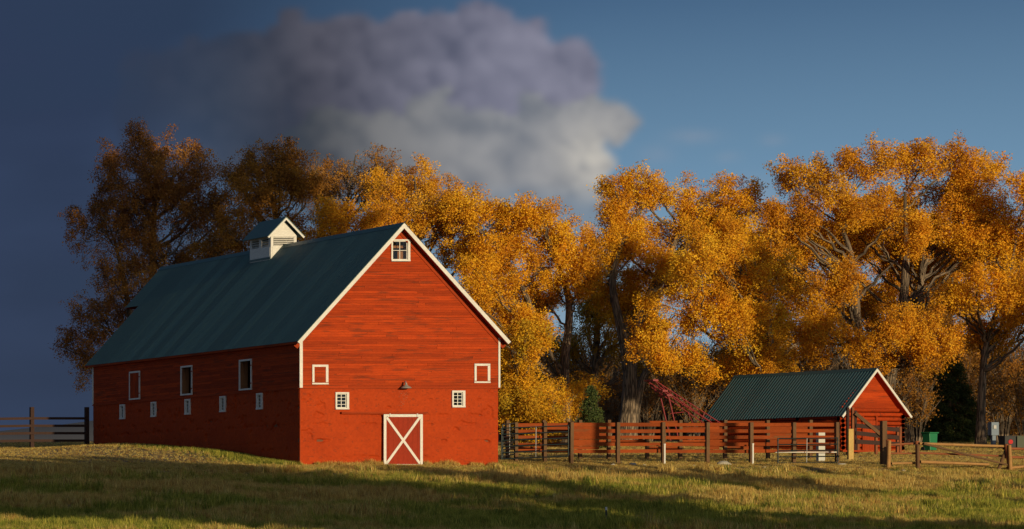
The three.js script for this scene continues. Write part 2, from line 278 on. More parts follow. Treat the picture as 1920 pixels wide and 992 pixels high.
// ------------------------------------------------------------------ the big barn
const barn = thing('barn', 'large red gabled barn with green metal roof and a white crossed door', 'barn');
const HW = 4.875, LEN = 23.8, EAVE = 6.33, RIDGE = 11.62, MID = 3.77, SLOPE = 5.755 / 5.17;
const roofY = (x) => 11.765 - Math.abs(x) * SLOPE;                 // top of the roof sheet at the side distance x
const R = rng(77);
{
  // structural walls behind the cladding, with openings
  const frontHoles = [[-0.36, 10.0, 0.40, 10.93], [-3.10, 2.76, -2.53, 3.50], [2.59, 2.86, 3.13, 3.58]];
  const sideHoles = [], sideWin = [4.05, 8.0, 11.96, 16.0, 19.9];
  for (const s of sideWin) sideHoles.push([s - 0.26, 2.9, s + 0.26, 3.62]);
  for (const s of [5.5, 12.05]) sideHoles.push([s - 0.58, 3.95, s + 0.58, 5.36]);
  const gable = [[-HW + 0.06, -1.2], [HW - 0.06, -1.2], [HW - 0.06, roofY(HW) - 0.14], [0, 11.765 - 0.14], [-HW + 0.06, roofY(HW) - 0.14]];
  const core = std([0.16, 0.07, 0.035], 0.95), g1 = wallShape(gable, frontHoles, 0.14); g1.translate(0, 0, -0.27); mesh('wall', g1, core, barn);
  const g2 = wallShape(gable, [], 0.14); g2.translate(0, 0, -LEN); mesh('wall', g2, redTrim, barn);
  const side = [[0.21, -1.2], [LEN - 0.15, -1.2], [LEN - 0.15, roofY(HW) - 0.14], [0.21, roofY(HW) - 0.14]];
  const g3 = wallShape(side, sideHoles, 0.14); g3.rotateY(Math.PI / 2); g3.translate(-HW + 0.13, 0, 0); mesh('wall', g3, core, barn);
  const g4 = wallShape(side, [], 0.14); g4.rotateY(Math.PI / 2); g4.translate(HW - 0.2, 0, 0); mesh('wall', g4, redTrim, barn);
  box('floor', 9.4, 0.1, 23.2, [0, 1.25, -11.9], std([0.09, 0.07, 0.05], 1), barn);
  box('hay_loft', 9.4, 0.1, 23.2, [0, 3.7, -11.9], innerWood, barn);
  // lower wall: painted, board-formed and chipped plaster
  const lift = [0.42, 1.18, 2.02, 2.46, 3.2];
  const chip = (s, y, seed) => {
    let d = (fbm(s / 0.9, y / 0.5, 4, seed) - 0.5) * 0.030 + (fbm(s / 0.16, y / 0.1, 2, seed + 5) - 0.5) * 0.012;
    for (const L of lift) { const dy = y - L - (vnoise(s * 1.3, L, seed + 8) - 0.5) * 0.05; d += 0.020 * Math.tanh(dy * 30) * (vnoise(s * 0.4, L * 3, seed + 9) - 0.35); if (Math.abs(dy) < 0.14) { const n = fbm(s * 2.3, y * 5, 3, seed + 31), m = sstep(0.60, 0.72, n * (1 - Math.abs(dy) * 2.2) + (vnoise(s * 0.35, L * 7, seed + 3) - 0.5) * 0.3); d -= 0.05 * m; } }
    const big = fbm(s / 0.55 + 7, y / 0.4, 4, seed + 50); const ends = seed === 29 ? 0.5 : clamp(Math.max(sstep(-2.4, -4.6, s), sstep(2.9, 4.6, s)) * sstep(0.6, 1.6, y)); if (big > 0.76 - 0.16 * ends) d -= 0.06 * sstep(0.76 - 0.16 * ends, 0.80 - 0.16 * ends, big);
    return d;
  };
  const face = (s0, s1, holes, seed, step) => {
    const n = Math.round((s1 - s0) / step), m = Math.round((MID + 1.2) / step), p = [], t = [], idx = [];
    for (let j = 0; j <= m; j++) for (let k = 0; k <= n; k++) { const s = lerp(s0, s1, k / n), y = lerp(-1.2, MID - 0.01, j / m), e = Math.min(1, (s - s0) / 0.1, (s1 - s) / 0.1); p.push(s, y, chip(s, y, seed) * lerp(0.4, 1, e) - (e < 0.01 ? 0.01 : 0)); t.push(s, y); }
    for (let j = 0; j < m; j++) for (let k = 0; k < n; k++) {
      const s = lerp(s0, s1, (k + 0.5) / n), y = lerp(-1.2, MID, (j + 0.5) / m); if (holes.some(([a, b, c, d]) => s > a && s < c && y > b && y < d)) continue;
      const a = j * (n + 1) + k; idx.push(a, a + 1, a + n + 1, a + 1, a + n + 2, a + n + 1);
    }
    const g = new THREE.BufferGeometry(); g.setAttribute('position', new THREE.Float32BufferAttribute(p, 3)); g.setAttribute('uv', new THREE.Float32BufferAttribute(t, 2)); g.setIndex(idx); g.computeVertexNormals(); return g;
  };
  const plaster = new THREE.MeshPhysicalMaterial({ specularIntensity: 0.35, roughness: 0.8, bumpMap: grayTex(512, 512, (u, v) => 0.7 * fbm(u * 24, v * 24, 5, 501, 24, 24) + 0.3 * fbm(u * 9, v * 3, 3, 511, 9, 3), 0.4, 0.4), bumpScale: 0.018,
    map: colorTex(512, 512, (u, v) => { const n = fbm(u * 6, v * 5, 5, 521, 6, 5), f = fbm(u * 60, v * 60, 3, 531, 60, 60), w = sstep(0.66, 0.76, fbm(u * 44, v * 60, 4, 541, 44, 60)); return mul3(mix3(mix3([0.45, 0.054, 0.006], [0.35, 0.038, 0.005], n), [0.17, 0.034, 0.012], w * 0.45), 0.84 + 0.3 * f); }, 0.2, 0.2) });
  const f1 = face(-4.845, 4.83, frontHoles, 9, 0.04); f1.translate(0, 0, -0.035); mesh('plaster_wall', f1, plaster, barn);
  const f2 = face(0.035, LEN, sideHoles, 29, 0.05); f2.scale(1, 1, -1); f2.rotateY(Math.PI / 2); f2.translate(-4.845, 0, 0);
  { const ix = f2.index.array; for (let k = 0; k < ix.length; k += 3) { const q = ix[k]; ix[k] = ix[k + 1]; ix[k + 1] = q; } f2.computeVertexNormals(); }
  mesh('plaster_wall', f2, plaster, barn);
  box('corner_strip', 0.05, MID + 1.15, 0.05, [-4.825, (MID - 1.2) / 2 - 0.02, -0.05], redTrim, barn);

  // clapboards of the gable
  const frontSiding = new THREE.Group(); frontSiding.name = 'gable_siding'; barn.add(frontSiding);
  const CO = 0.118; let row = 0;
  for (let y = MID; y < 11.35; y += CO, row++) {
    const lim = Math.min(HW, (11.765 - 0.12 - y - CO) / SLOPE + 0.03); if (lim < 0.12) break;
    const cuts = [-lim]; let x = -lim + 0.6 + R() * 4.2; while (x < lim - 0.7) { cuts.push(x); x += 2.4 + R() * 3.2; } cuts.push(lim);
    for (let k = 0; k + 1 < cuts.length; k++) {
      let parts = [[cuts[k], cuts[k + 1]]];
      if (y + CO > 10.0 && y < 10.93) parts = parts.flatMap(([a, b]) => [[a, Math.min(b, -0.36)], [Math.max(a, 0.40), b]]).filter(([a, b]) => b - a > 0.05);
      for (const [a, b] of parts) {
        const m = mesh('plank', boxGeo(b - a - 0.008, CO - 0.002 - 0.008 * R() * R(), 0.022, R() * 9, R() * 9), plankMats[(R() * 4) | 0], frontSiding);
        m.position.set((a + b) / 2, y + CO / 2, -0.012 + (R() - 0.5) * 0.006); m.rotation.x = -0.09 + (R() - 0.5) * 0.02; m.rotation.z = (R() - 0.5) * 0.0016;
      }
    }
  }
  const sideSiding = new THREE.Group(); sideSiding.name = 'side_siding'; barn.add(sideSiding);
  for (let y = MID; y < 6.15; y += CO) {
    let s = 0.06; while (s < LEN - 0.05) {
      let e = Math.min(LEN, s + 2.8 + R() * 3); if (LEN - e < 0.6) e = LEN;
      let parts = [[s, e]]; for (const c of [5.5, 12.05]) if (y + CO > 3.95 && y < 5.36) parts = parts.flatMap(([a, b]) => (b < c - 0.58 || a > c + 0.58 ? [[a, b]] : [[a, c - 0.58], [c + 0.58, b]])).filter(([a, b]) => b - a > 0.05);
      for (const [a, b] of parts) { const m = mesh('plank', boxGeo(0.022, CO - 0.002 - 0.008 * R() * R(), b - a - 0.008, R() * 9, R() * 9), plankMats[(R() * 4) | 0], sideSiding); m.position.set(-HW + 0.012 + (R() - 0.5) * 0.005, y + CO / 2, -(a + b) / 2); m.rotation.z = -0.09; }
      s = e;
    }
  }
  box('drip_board', 2 * HW + 0.03, 0.05, 0.07, [0, MID - 0.02, 0.005], redTrim, barn);
  box('drip_board', 0.07, 0.05, LEN - 0.1, [-HW - 0.005, MID - 0.02, -LEN / 2 - 0.02], redTrim, barn);
  // white corner boards
  box('corner_board', 0.15, 2.50, 0.035, [-HW + 0.06, 5.02, 0.024], whiteMat, barn);
  box('corner_board', 0.09, 2.45, 0.035, [HW - 0.03, 5.00, 0.024], whiteMat, barn);
  box('corner_board', 0.035, 2.2, 0.13, [-HW - 0.012, 4.92, -LEN + 0.06], whiteMat, barn);
  // frieze boards following the rakes
  const rakeLen = Math.hypot(5.17, 5.755), ang = Math.atan(SLOPE);
  for (const s of [-1, 1]) {
    const m = mesh('frieze_board', boxGeo(rakeLen - 0.15, 0.22, 0.03, 3, s), redTrim, barn); m.position.set(s * 2.55, roofY(2.55) - 0.36, 0.022 + (s > 0 ? 0 : 0.003)); m.rotation.z = -s * ang;
    const w = mesh('rake_board', boxGeo(rakeLen + 0.02, 0.17, 0.035, 5, s), whiteMat, barn); w.position.set(s * (2.585 - 0.055), roofY(2.585) - 0.075, 0.418 + (s > 0 ? 0 : 0.003)); w.rotation.z = -s * ang;
    const sf = mesh('soffit', boxGeo(rakeLen - 0.05, 0.02, 0.42, 1, s), redTrim, barn); sf.position.set(s * 2.54, roofY(2.54) - 0.17, 0.195); sf.rotation.z = -s * ang;
    const ev = mesh('eave_soffit', boxGeo(0.34, 0.02, LEN + 0.4, 1, s), redTrim, barn); ev.position.set(s * 5.0, roofY(5.0) - 0.17, -LEN / 2); ev.rotation.z = -s * ang;
    box('eave_board', 0.03, 0.13, LEN + 0.75, [s * 5.13, roofY(5.13) - 0.085, -LEN / 2 - 0.0], redTrim, barn);
    // rear rake
    const rb = mesh('rake_board', boxGeo(rakeLen, 0.15, 0.03, 5, s), redTrim, barn); rb.position.set(s * 2.54, roofY(2.585) - 0.085, -LEN - 0.40 + (s > 0 ? 0 : 0.003)); rb.rotation.z = -s * ang;
  }
  // roof: corrugated sheets, 0.95 m wide, eave to ridge; the hay hood juts out over the far gable
  const W = 0.986, N = 25, start = 0.44, sheet = sheetGeo(W - 0.002, rakeLen, W / 6, 0.02), hoodSheet = sheetGeo(1.8, Math.hypot(2.1, 2.1 * SLOPE), 0.15, 0.02);
  for (const s of [-1, 1]) {
    const roof = new THREE.Group(); roof.name = 'roof'; barn.add(roof);
    const put = (g, z, len) => {
      const m = mesh('roof_panel', g, roofMats[(R() * 3) | 0], roof);
      const up = V3(-s * Math.cos(ang), Math.sin(ang), 0), nrm = V3(s * Math.sin(ang), Math.cos(ang), 0), x = new THREE.Vector3().crossVectors(up, nrm);
      m.setRotationFromMatrix(new THREE.Matrix4().makeBasis(x, up, nrm)); const e = V3(0, 11.765, 0).addScaledVector(up, -len); m.position.set(e.x, e.y + (R() - 0.5) * 0.003, z); return x.z;
    };
    for (let k = 0; k < N; k++) { const z = start - k * W; put(sheet, s < 0 ? z - W : z, rakeLen); }
    put(hoodSheet, start - N * W - (s < 0 ? 1.8 : 0), Math.hypot(2.1, 2.1 * SLOPE));
  }
  // ridge cap
  const cap = new MB(); for (const s of [-1, 1]) { const x = s * 0.2; const a = [0, 11.80, 0.45], b = [x, 11.80 - 0.2 * SLOPE, 0.45], c = [x, 11.80 - 0.2 * SLOPE, -26.05], d = [0, 11.80, -26.05]; s > 0 ? cap.quad(a, b, c, d, [[0, 0], [0.2, 0], [0.2, 26], [0, 26]]) : cap.quad(b, a, d, c, [[0.2, 0], [0, 0], [0, 26], [0.2, 26]]); }
  mesh('ridge_cap', cap.geo(), roofMats[1], barn);
  // hay hood soffit wedge at the far end
  { const g = wallShape([[-2.05, roofY(2.05) - 0.12], [2.05, roofY(2.05) - 0.12], [0, 11.6]], [], 0.05); g.translate(0, 0, -25.95); mesh('hood_board', g, redTrim, barn); }

  // windows
  const window4 = (name, cx, cy, w, h, cols, rows, depth, parent, turn) => {
    const g = new THREE.Group(); g.name = name; parent.add(g); g.position.set(cx, cy, depth); const fr = 0.075;
    // outer casing
    box('frame', w, fr, 0.07, [0, h / 2 - fr / 2, 0.02], whiteMat, g); box('frame', w, fr, 0.09, [0, -h / 2 + fr / 2, 0.03], whiteMat, g);
    box('frame', fr, h - 2 * fr, 0.07, [-w / 2 + fr / 2, 0, 0.02], whiteMat, g); box('frame', fr * 1.5, h - 2 * fr, 0.07, [w / 2 - fr * 0.75, 0, 0.02], whiteMat, g);
    const ix0 = -w / 2 + fr, ix1 = w / 2 - fr * 1.5, iw = ix1 - ix0, ih = h - 2 * fr, s = 0.035, icx = (ix0 + ix1) / 2;
    box('sash', iw, s, 0.035, [icx, ih / 2 - s / 2, -0.03], whiteMat, g); box('sash', iw, s, 0.035, [icx, -ih / 2 + s / 2, -0.03], whiteMat, g);
    box('sash', s, ih - 2 * s, 0.035, [ix0 + s / 2, 0, -0.03], whiteMat, g); box('sash', s, ih - 2 * s, 0.035, [ix1 - s / 2, 0, -0.03], whiteMat, g);
    for (let k = 1; k < cols; k++) box('muntin', 0.03, ih - 2 * s, 0.03, [ix0 + iw * k / cols, 0, -0.032], whiteMat, g);
    for (let k = 1; k < rows; k++) box('muntin', iw - 2 * s, 0.026, 0.024, [icx, -ih / 2 + ih * k / rows, -0.032], whiteMat, g);
    for (let k = 0; k < cols; k++) for (let j = 0; j < rows; j++) { const m = mesh('pane', new THREE.PlaneGeometry(iw / cols - 0.02, ih / rows - 0.02), glassMat, g); m.position.set(ix0 + iw * (k + 0.5) / cols, -ih / 2 + ih * (j + 0.5) / rows, -0.036); }
    return g;
  };
  window4('window', 0.03, 10.465, 0.92, 1.07, 2, 2, 0.01, barn);
  window4('window', -2.815, 3.13, 0.66, 0.84, 2, 4, 0.0, barn);
  window4('window', 2.86, 3.22, 0.64, 0.82, 2, 4, 0.0, barn);
  for (const s of sideWin) { const w = window4('window', 0, 0, 0.62, 0.82, 2, 4, 0, barn); w.position.set(-4.86, 3.26, -s); w.rotation.y = -Math.PI / 2; }
  // boards and a cross-piece standing behind the loft window
  box('loft_board', 0.34, 0.5, 0.03, [0.22, 10.22, -0.30], innerWood, barn); box('loft_beam', 0.9, 0.12, 0.1, [0.03, 10.66, -0.33], innerWood, barn);
  // blind windows: white casing round a boarded hatch
  for (const [cx, cy, w, h] of [[-3.887, 4.41, 0.78, 0.96], [4.01, 4.47, 0.765, 0.94]]) {
    const g = new THREE.Group(); g.name = 'hatch'; barn.add(g); g.position.set(cx, cy, 0.03);
    for (let k = 0; k < 5; k++) box('board', w - 0.2, (h - 0.2) / 5 - 0.004, 0.018, [0, -h / 2 + 0.1 + (h - 0.2) * (k + 0.5) / 5, 0], plankMats[k % 4], g);
    box('frame', w, 0.105, 0.04, [0, h / 2 - 0.052, 0.004], whiteMat, g); box('frame', w + 0.02, 0.075, 0.05, [0, -h / 2 + 0.037, 0.006], whiteMat, g);
    box('frame', 0.1, h - 0.18, 0.04, [-w / 2 + 0.05, 0.014, 0.004], whiteMat, g); box('frame', 0.12, h - 0.18, 0.04, [w / 2 - 0.06, 0.014, 0.004], whiteMat, g);
  }
  // hay doors in the long side: two stand open, the far one is shut
  [[5.5, true], [12.05, true], [18.3, false]].forEach(([s, open]) => {
    const g = new THREE.Group(); g.name = 'hay_door'; barn.add(g); g.position.set(-HW - 0.02, 4.655, -s); g.rotation.y = -Math.PI / 2; const w = 1.32, h = 1.56;
    box('frame', w, 0.09, 0.05, [0, h / 2 - 0.045, 0.01], whiteMat, g); box('frame', w, 0.08, 0.06, [0, -h / 2 + 0.04, 0.012], whiteMat, g);
    box('frame', 0.09, h - 0.17, 0.05, [-w / 2 + 0.045, 0, 0.01], whiteMat, g); box('frame', 0.09, h - 0.17, 0.05, [w / 2 - 0.045, 0, 0.01], whiteMat, g);
    if (open) { box('jamb', 0.03, h - 0.2, 0.34, [-w / 2 + 0.11, 0, -0.2], innerWood, g); box('jamb', 0.03, h - 0.2, 0.2, [w / 2 - 0.11, 0, -0.13], innerWood, g); } else for (let k = 0; k < 6; k++) box('board', (w - 0.18) / 6 - 0.004, h - 0.17, 0.03, [-w / 2 + 0.09 + (w - 0.18) * (k + 0.5) / 6, 0, 0], plankMats[k % 4], g);
    for (const y of [0.45, -0.45]) box('hinge', 0.16, 0.05, 0.012, [w / 2 - 0.02, y, 0.046], redTrim, g);
  });
  // sliding door with its white frame and cross, hanging from a rail
  const door = new THREE.Group(); door.name = 'sliding_door'; barn.add(door); door.position.set(0.104, 1.2, 0.1); const dw = 1.9, dh = 2.54;
  for (let k = 0; k < 8; k++) box('board', dw / 8 - 0.005, dh - 0.02, 0.035, [-dw / 2 + dw * (k + 0.5) / 8, 0, 0], doorRed, door);
  box('stile', 0.125, dh, 0.03, [-dw / 2 + 0.0625, 0, 0.034], whiteMat, door); box('stile', 0.125, dh, 0.03, [dw / 2 - 0.0625, 0, 0.034], whiteMat, door);
  box('rail', dw - 0.25, 0.13, 0.03, [0, dh / 2 - 0.065, 0.034], whiteMat, door); box('rail', dw - 0.25, 0.11, 0.03, [0, -dh / 2 + 0.055, 0.034], whiteMat, door);
  { const ax = dw / 2 - 0.13, ay = dh / 2 - 0.13; bar('brace', V3(-ax, -ay, 0.033), V3(ax, ay, 0.033), 0.115, 0.026, whiteMat, door); bar('brace', V3(-ax, ay, 0.036), V3(ax, -ay, 0.036), 0.115, 0.026, whiteMat, door); }
  box('door_track', 4.2, 0.07, 0.09, [-0.78, 2.53, 0.075], redTrim, barn); box('track_cover', 4.2, 0.025, 0.13, [-0.78, 2.58, 0.07], redTrim, barn);
  for (const x of [-0.55, 0.78]) box('hanger', 0.06, 0.16, 0.05, [x, 2.42, 0.15], zinc, barn);
  // yard lamp: bell shade on a bent arm
  const lamp = new THREE.Group(); lamp.name = 'yard_lamp'; barn.add(lamp); lamp.position.set(0.17, 3.80, 0);
  mesh('arm', new MB().tube([V3(0, 0.16, 0.02), V3(0, 0.26, 0.14), V3(0, 0.27, 0.24), V3(0, 0.18, 0.28)], [0.02, 0.02, 0.02, 0.022], 8, true).geo(), zinc, lamp);
  { const g = new THREE.LatheGeometry([[0.035, 0.2], [0.05, 0.17], [0.055, 0.1], [0.13, 0.04], [0.22, -0.02], [0.245, -0.07], [0.235, -0.07], [0.21, -0.02], [0.12, 0.03], [0.045, 0.09]].map(([x, y]) => new THREE.Vector2(x, y)), 20); const m = mesh('lamp_shade', g, std([0.34, 0.31, 0.26], 0.5, { metalness: 0.3 }), lamp); m.position.set(0, 0, 0.28); }
  { const m = mesh('bulb', new THREE.SphereGeometry(0.05, 10, 8), std([0.6, 0.6, 0.55], 0.2), lamp); m.position.set(0, -0.02, 0.28); }
  // pale droppings on the plaster below the lamp
  { const b = new MB(), r = rng(5); for (let k = 0; k < 46; k++) { const x = 0.17 + (r() - 0.5) * 0.4 * (0.4 + r()), y = 3.62 - Math.pow(r(), 1.6) * 0.75, w = 0.006 + r() * 0.016, h = 0.01 + r() * 0.05; b.quad([x, y - h, 0.0], [x + w, y - h * 0.9, 0.0], [x + w, y, 0.0], [x, y, 0.0], [[0, 0], [1, 0], [1, 1], [0, 1]]); } const m = mesh('droppings', b.geo(), std([0.46, 0.17, 0.09], 0.9), barn); m.userData.kind = 'stuff'; }
}
// ------------------------------------------------------------------ cupola: stands on the ridge, part of the barn
{
  const c = new THREE.Group(); c.name = 'cupola'; c.userData.label = 'white louvred cupola with green roof on the ridge'; barn.add(c);
  const w = 0.677, z0 = -11.6, z1 = -13.9, ev = 12.26, ap = 13.12, s2 = (ap - ev) / w, slats = [];
  { const g = wallShape([[-w, 10.9], [w, 10.9], [w, ev], [0, ap - 0.02], [-w, ev]], [[-w + 0.14, 11.72, w - 0.14, 12.2]], 0.05); g.translate(0, 0, z0 - 0.05); mesh('wall', g, whiteMat, c); }
  { const g = wallShape([[-w, 10.9], [w, 10.9], [w, ev], [0, ap - 0.02], [-w, ev]], [], 0.05); g.translate(0, 0, z1); mesh('wall', g, whiteMat, c); }
  for (const s of [-1, 1]) {
    const L = z0 - z1 - 0.1, holes = [[0.18, 11.72, L / 2 - 0.1, 12.18], [L / 2 + 0.1, 11.72, L - 0.14, 12.18]], g = wallShape([[0, 10.9], [L, 10.9], [L, ev], [0, ev]], holes, 0.05);
    g.rotateY(Math.PI / 2); g.translate(s * w - (s > 0 ? 0.05 : 0), 0, z0 - 0.05); mesh('wall', g, whiteMat, c);
    for (const [a, , b] of holes) for (let k = 0; k < 4; k++) { const m = box('louver', 0.09, 0.014, b - a, [s * (w - 0.03), 11.78 + k * 0.12, z0 - 0.05 - (a + b) / 2], whiteMat, c); m.rotation.z = -s * 0.6; }
    for (let k = 0; k < 6; k++) { const m = box('plank', 0.018, 0.118, L, [s * (w + 0.01), 11.05 + k * 0.112, (z0 + z1) / 2], whiteMat, c); m.rotation.z = s * 0.08; }
    const a2 = Math.atan2(ap + 0.07 - 12.18, 0.95), len = Math.hypot(0.95, ap + 0.07 - 12.18), rf = mesh('roof_panel', boxGeo(len, 0.035, z0 - z1 + 0.62), roofMats[1], c); rf.position.set(s * 0.475, (ap + 0.09 + 12.2) / 2, (z0 + z1) / 2); rf.rotation.z = -s * a2;
    const rk = mesh('rake_board', boxGeo(len, 0.1, 0.03), whiteMat, c); rk.position.set(s * 0.468, (ap + 0.09 + 12.2) / 2 - 0.065, z0 + 0.29 + (s > 0 ? 0 : 0.003)); rk.rotation.z = -s * a2;
    box('corner_board', 0.09, ev - 10.95, 0.02, [s * (w - 0.045), (ev + 10.95) / 2, z0 + 0.011], whiteMat, c);
    box('flashing', 0.03, 0.12, z0 - z1 + 0.1, [s * (w + 0.03), roofY(w) + 0.08, (z0 + z1) / 2], roofMats[0], c);
  }
  for (let k = 0; k < 5; k++) { const m = box('louver', 2 * w - 0.3, 0.014, 0.1, [0, 11.76 + k * 0.1, z0 - 0.02], whiteMat, c); m.rotation.x = 0.6; }
  for (let k = 0; k < 5; k++) { const m = box('plank', 2 * w - 0.2, 0.11, 0.016, [0, 11.2 + k * 0.105, z0 + 0.008], whiteMat, c); m.rotation.x = -0.07; }
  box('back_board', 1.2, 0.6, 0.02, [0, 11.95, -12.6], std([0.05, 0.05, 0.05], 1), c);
}

// ------------------------------------------------------------------ log shed
{
  const Z0 = 165, phi = 12 * Math.PI / 180, corner = at(1577, 845, Z0), gy = 1.02;
  const shed = thing('log_shed', 'small red log shed with green metal roof beside the corral', 'shed', [corner.x, gy, corner.z], phi);
  // local axes: +x along the gable to the right, -z along the shed's length
  const w = 3.95, L = 8.6, eave = 2.45, ap = 4.55, logR = 0.121, logMats = plankMats.slice(0, 3);
  const logs = new THREE.Group(); logs.name = 'log_wall'; shed.add(logs);
  let row = 0; const rs = rng(31);
  for (let y = 0.12; y < eave - 0.02; y += 0.246, row++) {
    const hx = Math.min(w / 2 + 0.1 + rs() * 0.06, (4.40 - y) / 1.144), e = hx - w / 2;
    pole('log', V3(-e, y, -0.0), V3(w + e, y, -0.0), logR, logMats[row % 3], logs, 10, logR * 0.93);
    pole('log', V3(-e, y, -L), V3(w + e, y, -L), logR, logMats[(row + 1) % 3], logs, 8);
    if (y + 0.123 < 2.0) for (const x of [0, w]) pole('log', V3(x, y + 0.123, 0.12 + rs() * 0.06), V3(x, y + 0.123, -L - 0.14), logR, logMats[(row + 2) % 3], logs, 10, logR * 0.92);
  }
  for (const [z, y] of [[-5.9, 1.75], [-4.1, 1.9], [-2.6, 1.8]]) { const m = pole('cross_log', V3(-0.22, y + 0.12, z), V3(0.5, y + 0.12, z), 0.12, redTrim, logs, 10); }
  // gable boards
  const gab = new THREE.Group(); gab.name = 'gable_siding'; shed.add(gab);
  for (let y = eave - 0.05; y < ap - 0.22; y += 0.15) { const half = Math.max(0.1, (ap - 0.08 - y - 0.15) / (ap - eave) * w / 2 + 0.12); box('plank', 2 * half, 0.156, 0.03, [w / 2, y + 0.075, 0.02 + (rs() - 0.5) * 0.008], plankMats[(rs() * 4) | 0], gab).rotation.x = -0.06; }
  { const g = wallShape([[0.05, eave - 0.2], [w - 0.05, eave - 0.2], [w - 0.05, eave], [w / 2, ap - 0.12], [0.05, eave]], [], 0.06); g.translate(0, 0, -0.08); mesh('gable_wall', g, redTrim, shed); const g2 = g.clone(); g2.translate(0, 0, -L + 0.02); mesh('gable_wall', g2, redTrim, shed); }
  const sl = (ap - eave + 0.16) / (w / 2 + 0.0), over = 0.34, ang = Math.atan(sl), half = w / 2 + over, len = half / Math.cos(ang), top = ap + 0.08;
  for (const s of [-1, 1]) {
    const roof = new THREE.Group(); roof.name = 'roof'; shed.add(roof);
    const up = V3(-s * Math.cos(ang), Math.sin(ang), 0), nrm = V3(s * Math.sin(ang), Math.cos(ang), 0), x = new THREE.Vector3().crossVectors(up, nrm), e = V3(w / 2, top, 0).addScaledVector(up, -len), W = 0.95, N = 10, sg = sheetGeo(W - 0.002, len, 0.19, 0.026);
    for (let k = 0; k < N; k++) { const m = mesh('roof_panel', sg, shedRoofMats[(rs() * 3) | 0], roof); m.setRotationFromMatrix(new THREE.Matrix4().makeBasis(x, up, nrm)); m.position.set(e.x, e.y, 0.42 - (s < 0 ? k + 1 : k) * W); }
    const rb = mesh('rake_board', boxGeo(len, 0.12, 0.03), whiteMat, shed); rb.position.set(w / 2 + s * half / 2 - s * 0.03, (top + e.y) / 2 - 0.05, 0.41 + (s > 0 ? 0 : 0.003)); rb.rotation.z = -s * ang;
    const sf = mesh('soffit', boxGeo(len - 0.25, 0.02, 0.4), redTrim, shed); sf.position.set(w / 2 + s * half / 2 * 0.96, (top + e.y) / 2 - 0.13, 0.19); sf.rotation.z = -s * ang;
  }
  const cap = new MB(); for (const s of [-1, 1]) { const a = [w / 2, top + 0.035, 0.43], b = [w / 2 + s * 0.16, top + 0.035 - 0.16 * sl, 0.43], c = [b[0], b[1], -9.1], d = [a[0], a[1], -9.1]; s > 0 ? cap.quad(a, b, c, d, [[0, 0], [0.2, 0], [0.2, 8], [0, 8]]) : cap.quad(b, a, d, c, [[0.2, 0], [0, 0], [0, 8], [0.2, 8]]); }
  mesh('ridge_cap', cap.geo(), shedRoofMats[0], shed);
  // boarded door on the gable
  const dr = new THREE.Group(); dr.name = 'door'; shed.add(dr); dr.position.set(1.75, 1.0, 0.165);
  for (let k = 0; k < 4; k++) box('board', 0.185, 1.7, 0.03, [-0.3 + k * 0.19, -0.1, 0], redTrim, dr);
  box('door_post', 0.08, 2.1, 0.05, [-0.46, -0.05, 0.0], redTrim, dr); box('door_post', 0.08, 2.1, 0.05, [0.44, -0.05, 0.0], redTrim, dr);
  box('porch_slab', 3.2, 0.1, 0.9, [1.5, 0.0, 0.9], redTrim, shed);
}

// ------------------------------------------------------------------ corral: two board fences one behind the other
const gAt = (px, Z) => { const x = (px - PX) * Z / F + EYE[0]; return V3(x, ground(x, EYE[2] - Z), EYE[2] - Z); };
function boardFence(label, posts, Z, tops, infill, seed, front, side) {
  const r = rng(seed), a0 = gAt(posts[0], Z), f = thing('board_fence', label, 'fence', [a0.x, a0.y, a0.z], 0, 'corral board fences');
  const P = posts.map((px) => gAt(px, Z));
  P.forEach((p) => { const h = tops[0] - p.y + 0.02 + r() * 0.03; box('post', 0.155, h + 0.3, 0.12, [p.x - a0.x, p.y - a0.y + h / 2 - 0.15, 0], postMat, f).rotation.z = (r() - 0.5) * 0.012; });
  for (let k = 0; k + 1 < P.length; k++) {
    const bay = new THREE.Group(); bay.name = 'bay'; f.add(bay); const x0 = P[k].x - a0.x, x1 = P[k + 1].x - a0.x;
    tops.forEach((y, j) => { if (!front && r() < 0.6) return; const m = box('rail_board', x1 - x0 - (j % 2 ? 0.006 : 0.0), 0.17 + (r() - 0.5) * 0.02, 0.045, [(x0 + x1) / 2, y - 0.085 - a0.y + (r() - 0.5) * 0.03, side * 0.108 + (r() - 0.5) * 0.006], fenceMats[(r() * 3) | 0], bay, r() * 9, r() * 9); m.rotation.z = (r() - 0.5) * 0.012; });
    for (const [bayNo, fx0, fx1] of infill) if (bayNo === k) for (let j = 0; j + 1 < tops.length; j++) box('filler_board', (x1 - x0) * (fx1 - fx0), 0.15, 0.03, [lerp(x0, x1, (fx0 + fx1) / 2), (tops[j] - 0.17 + tops[j + 1]) / 2 - a0.y, -side * 0.0 - 0.105], fenceMats[(r() * 3) | 0], bay, r() * 9, r() * 9);
  }
  return f;
}
const TOPS = [2.10, 1.79, 1.47, 1.13, 0.79];
boardFence('rust-red board fence at the front of the corral with brown posts', [1072, 1159, 1244, 1327, 1409, 1489, 1570], 147.3, TOPS, [[0, 0.04, 0.62], [3, 0.05, 0.3]], 3, true, -1);
boardFence('second board fence behind the corral front seen through its gaps', [952, 1020, 1088, 1142, 1214, 1276, 1360, 1440, 1520], 153.5, TOPS.map((y) => y + 0.30), [], 8, false, -1);
boardFence('short rust-red board fence behind the tube gate by the barn', [968, 1022, 1070], 149.0, TOPS.map((y) => y + 0.05), [], 14, true, -1);

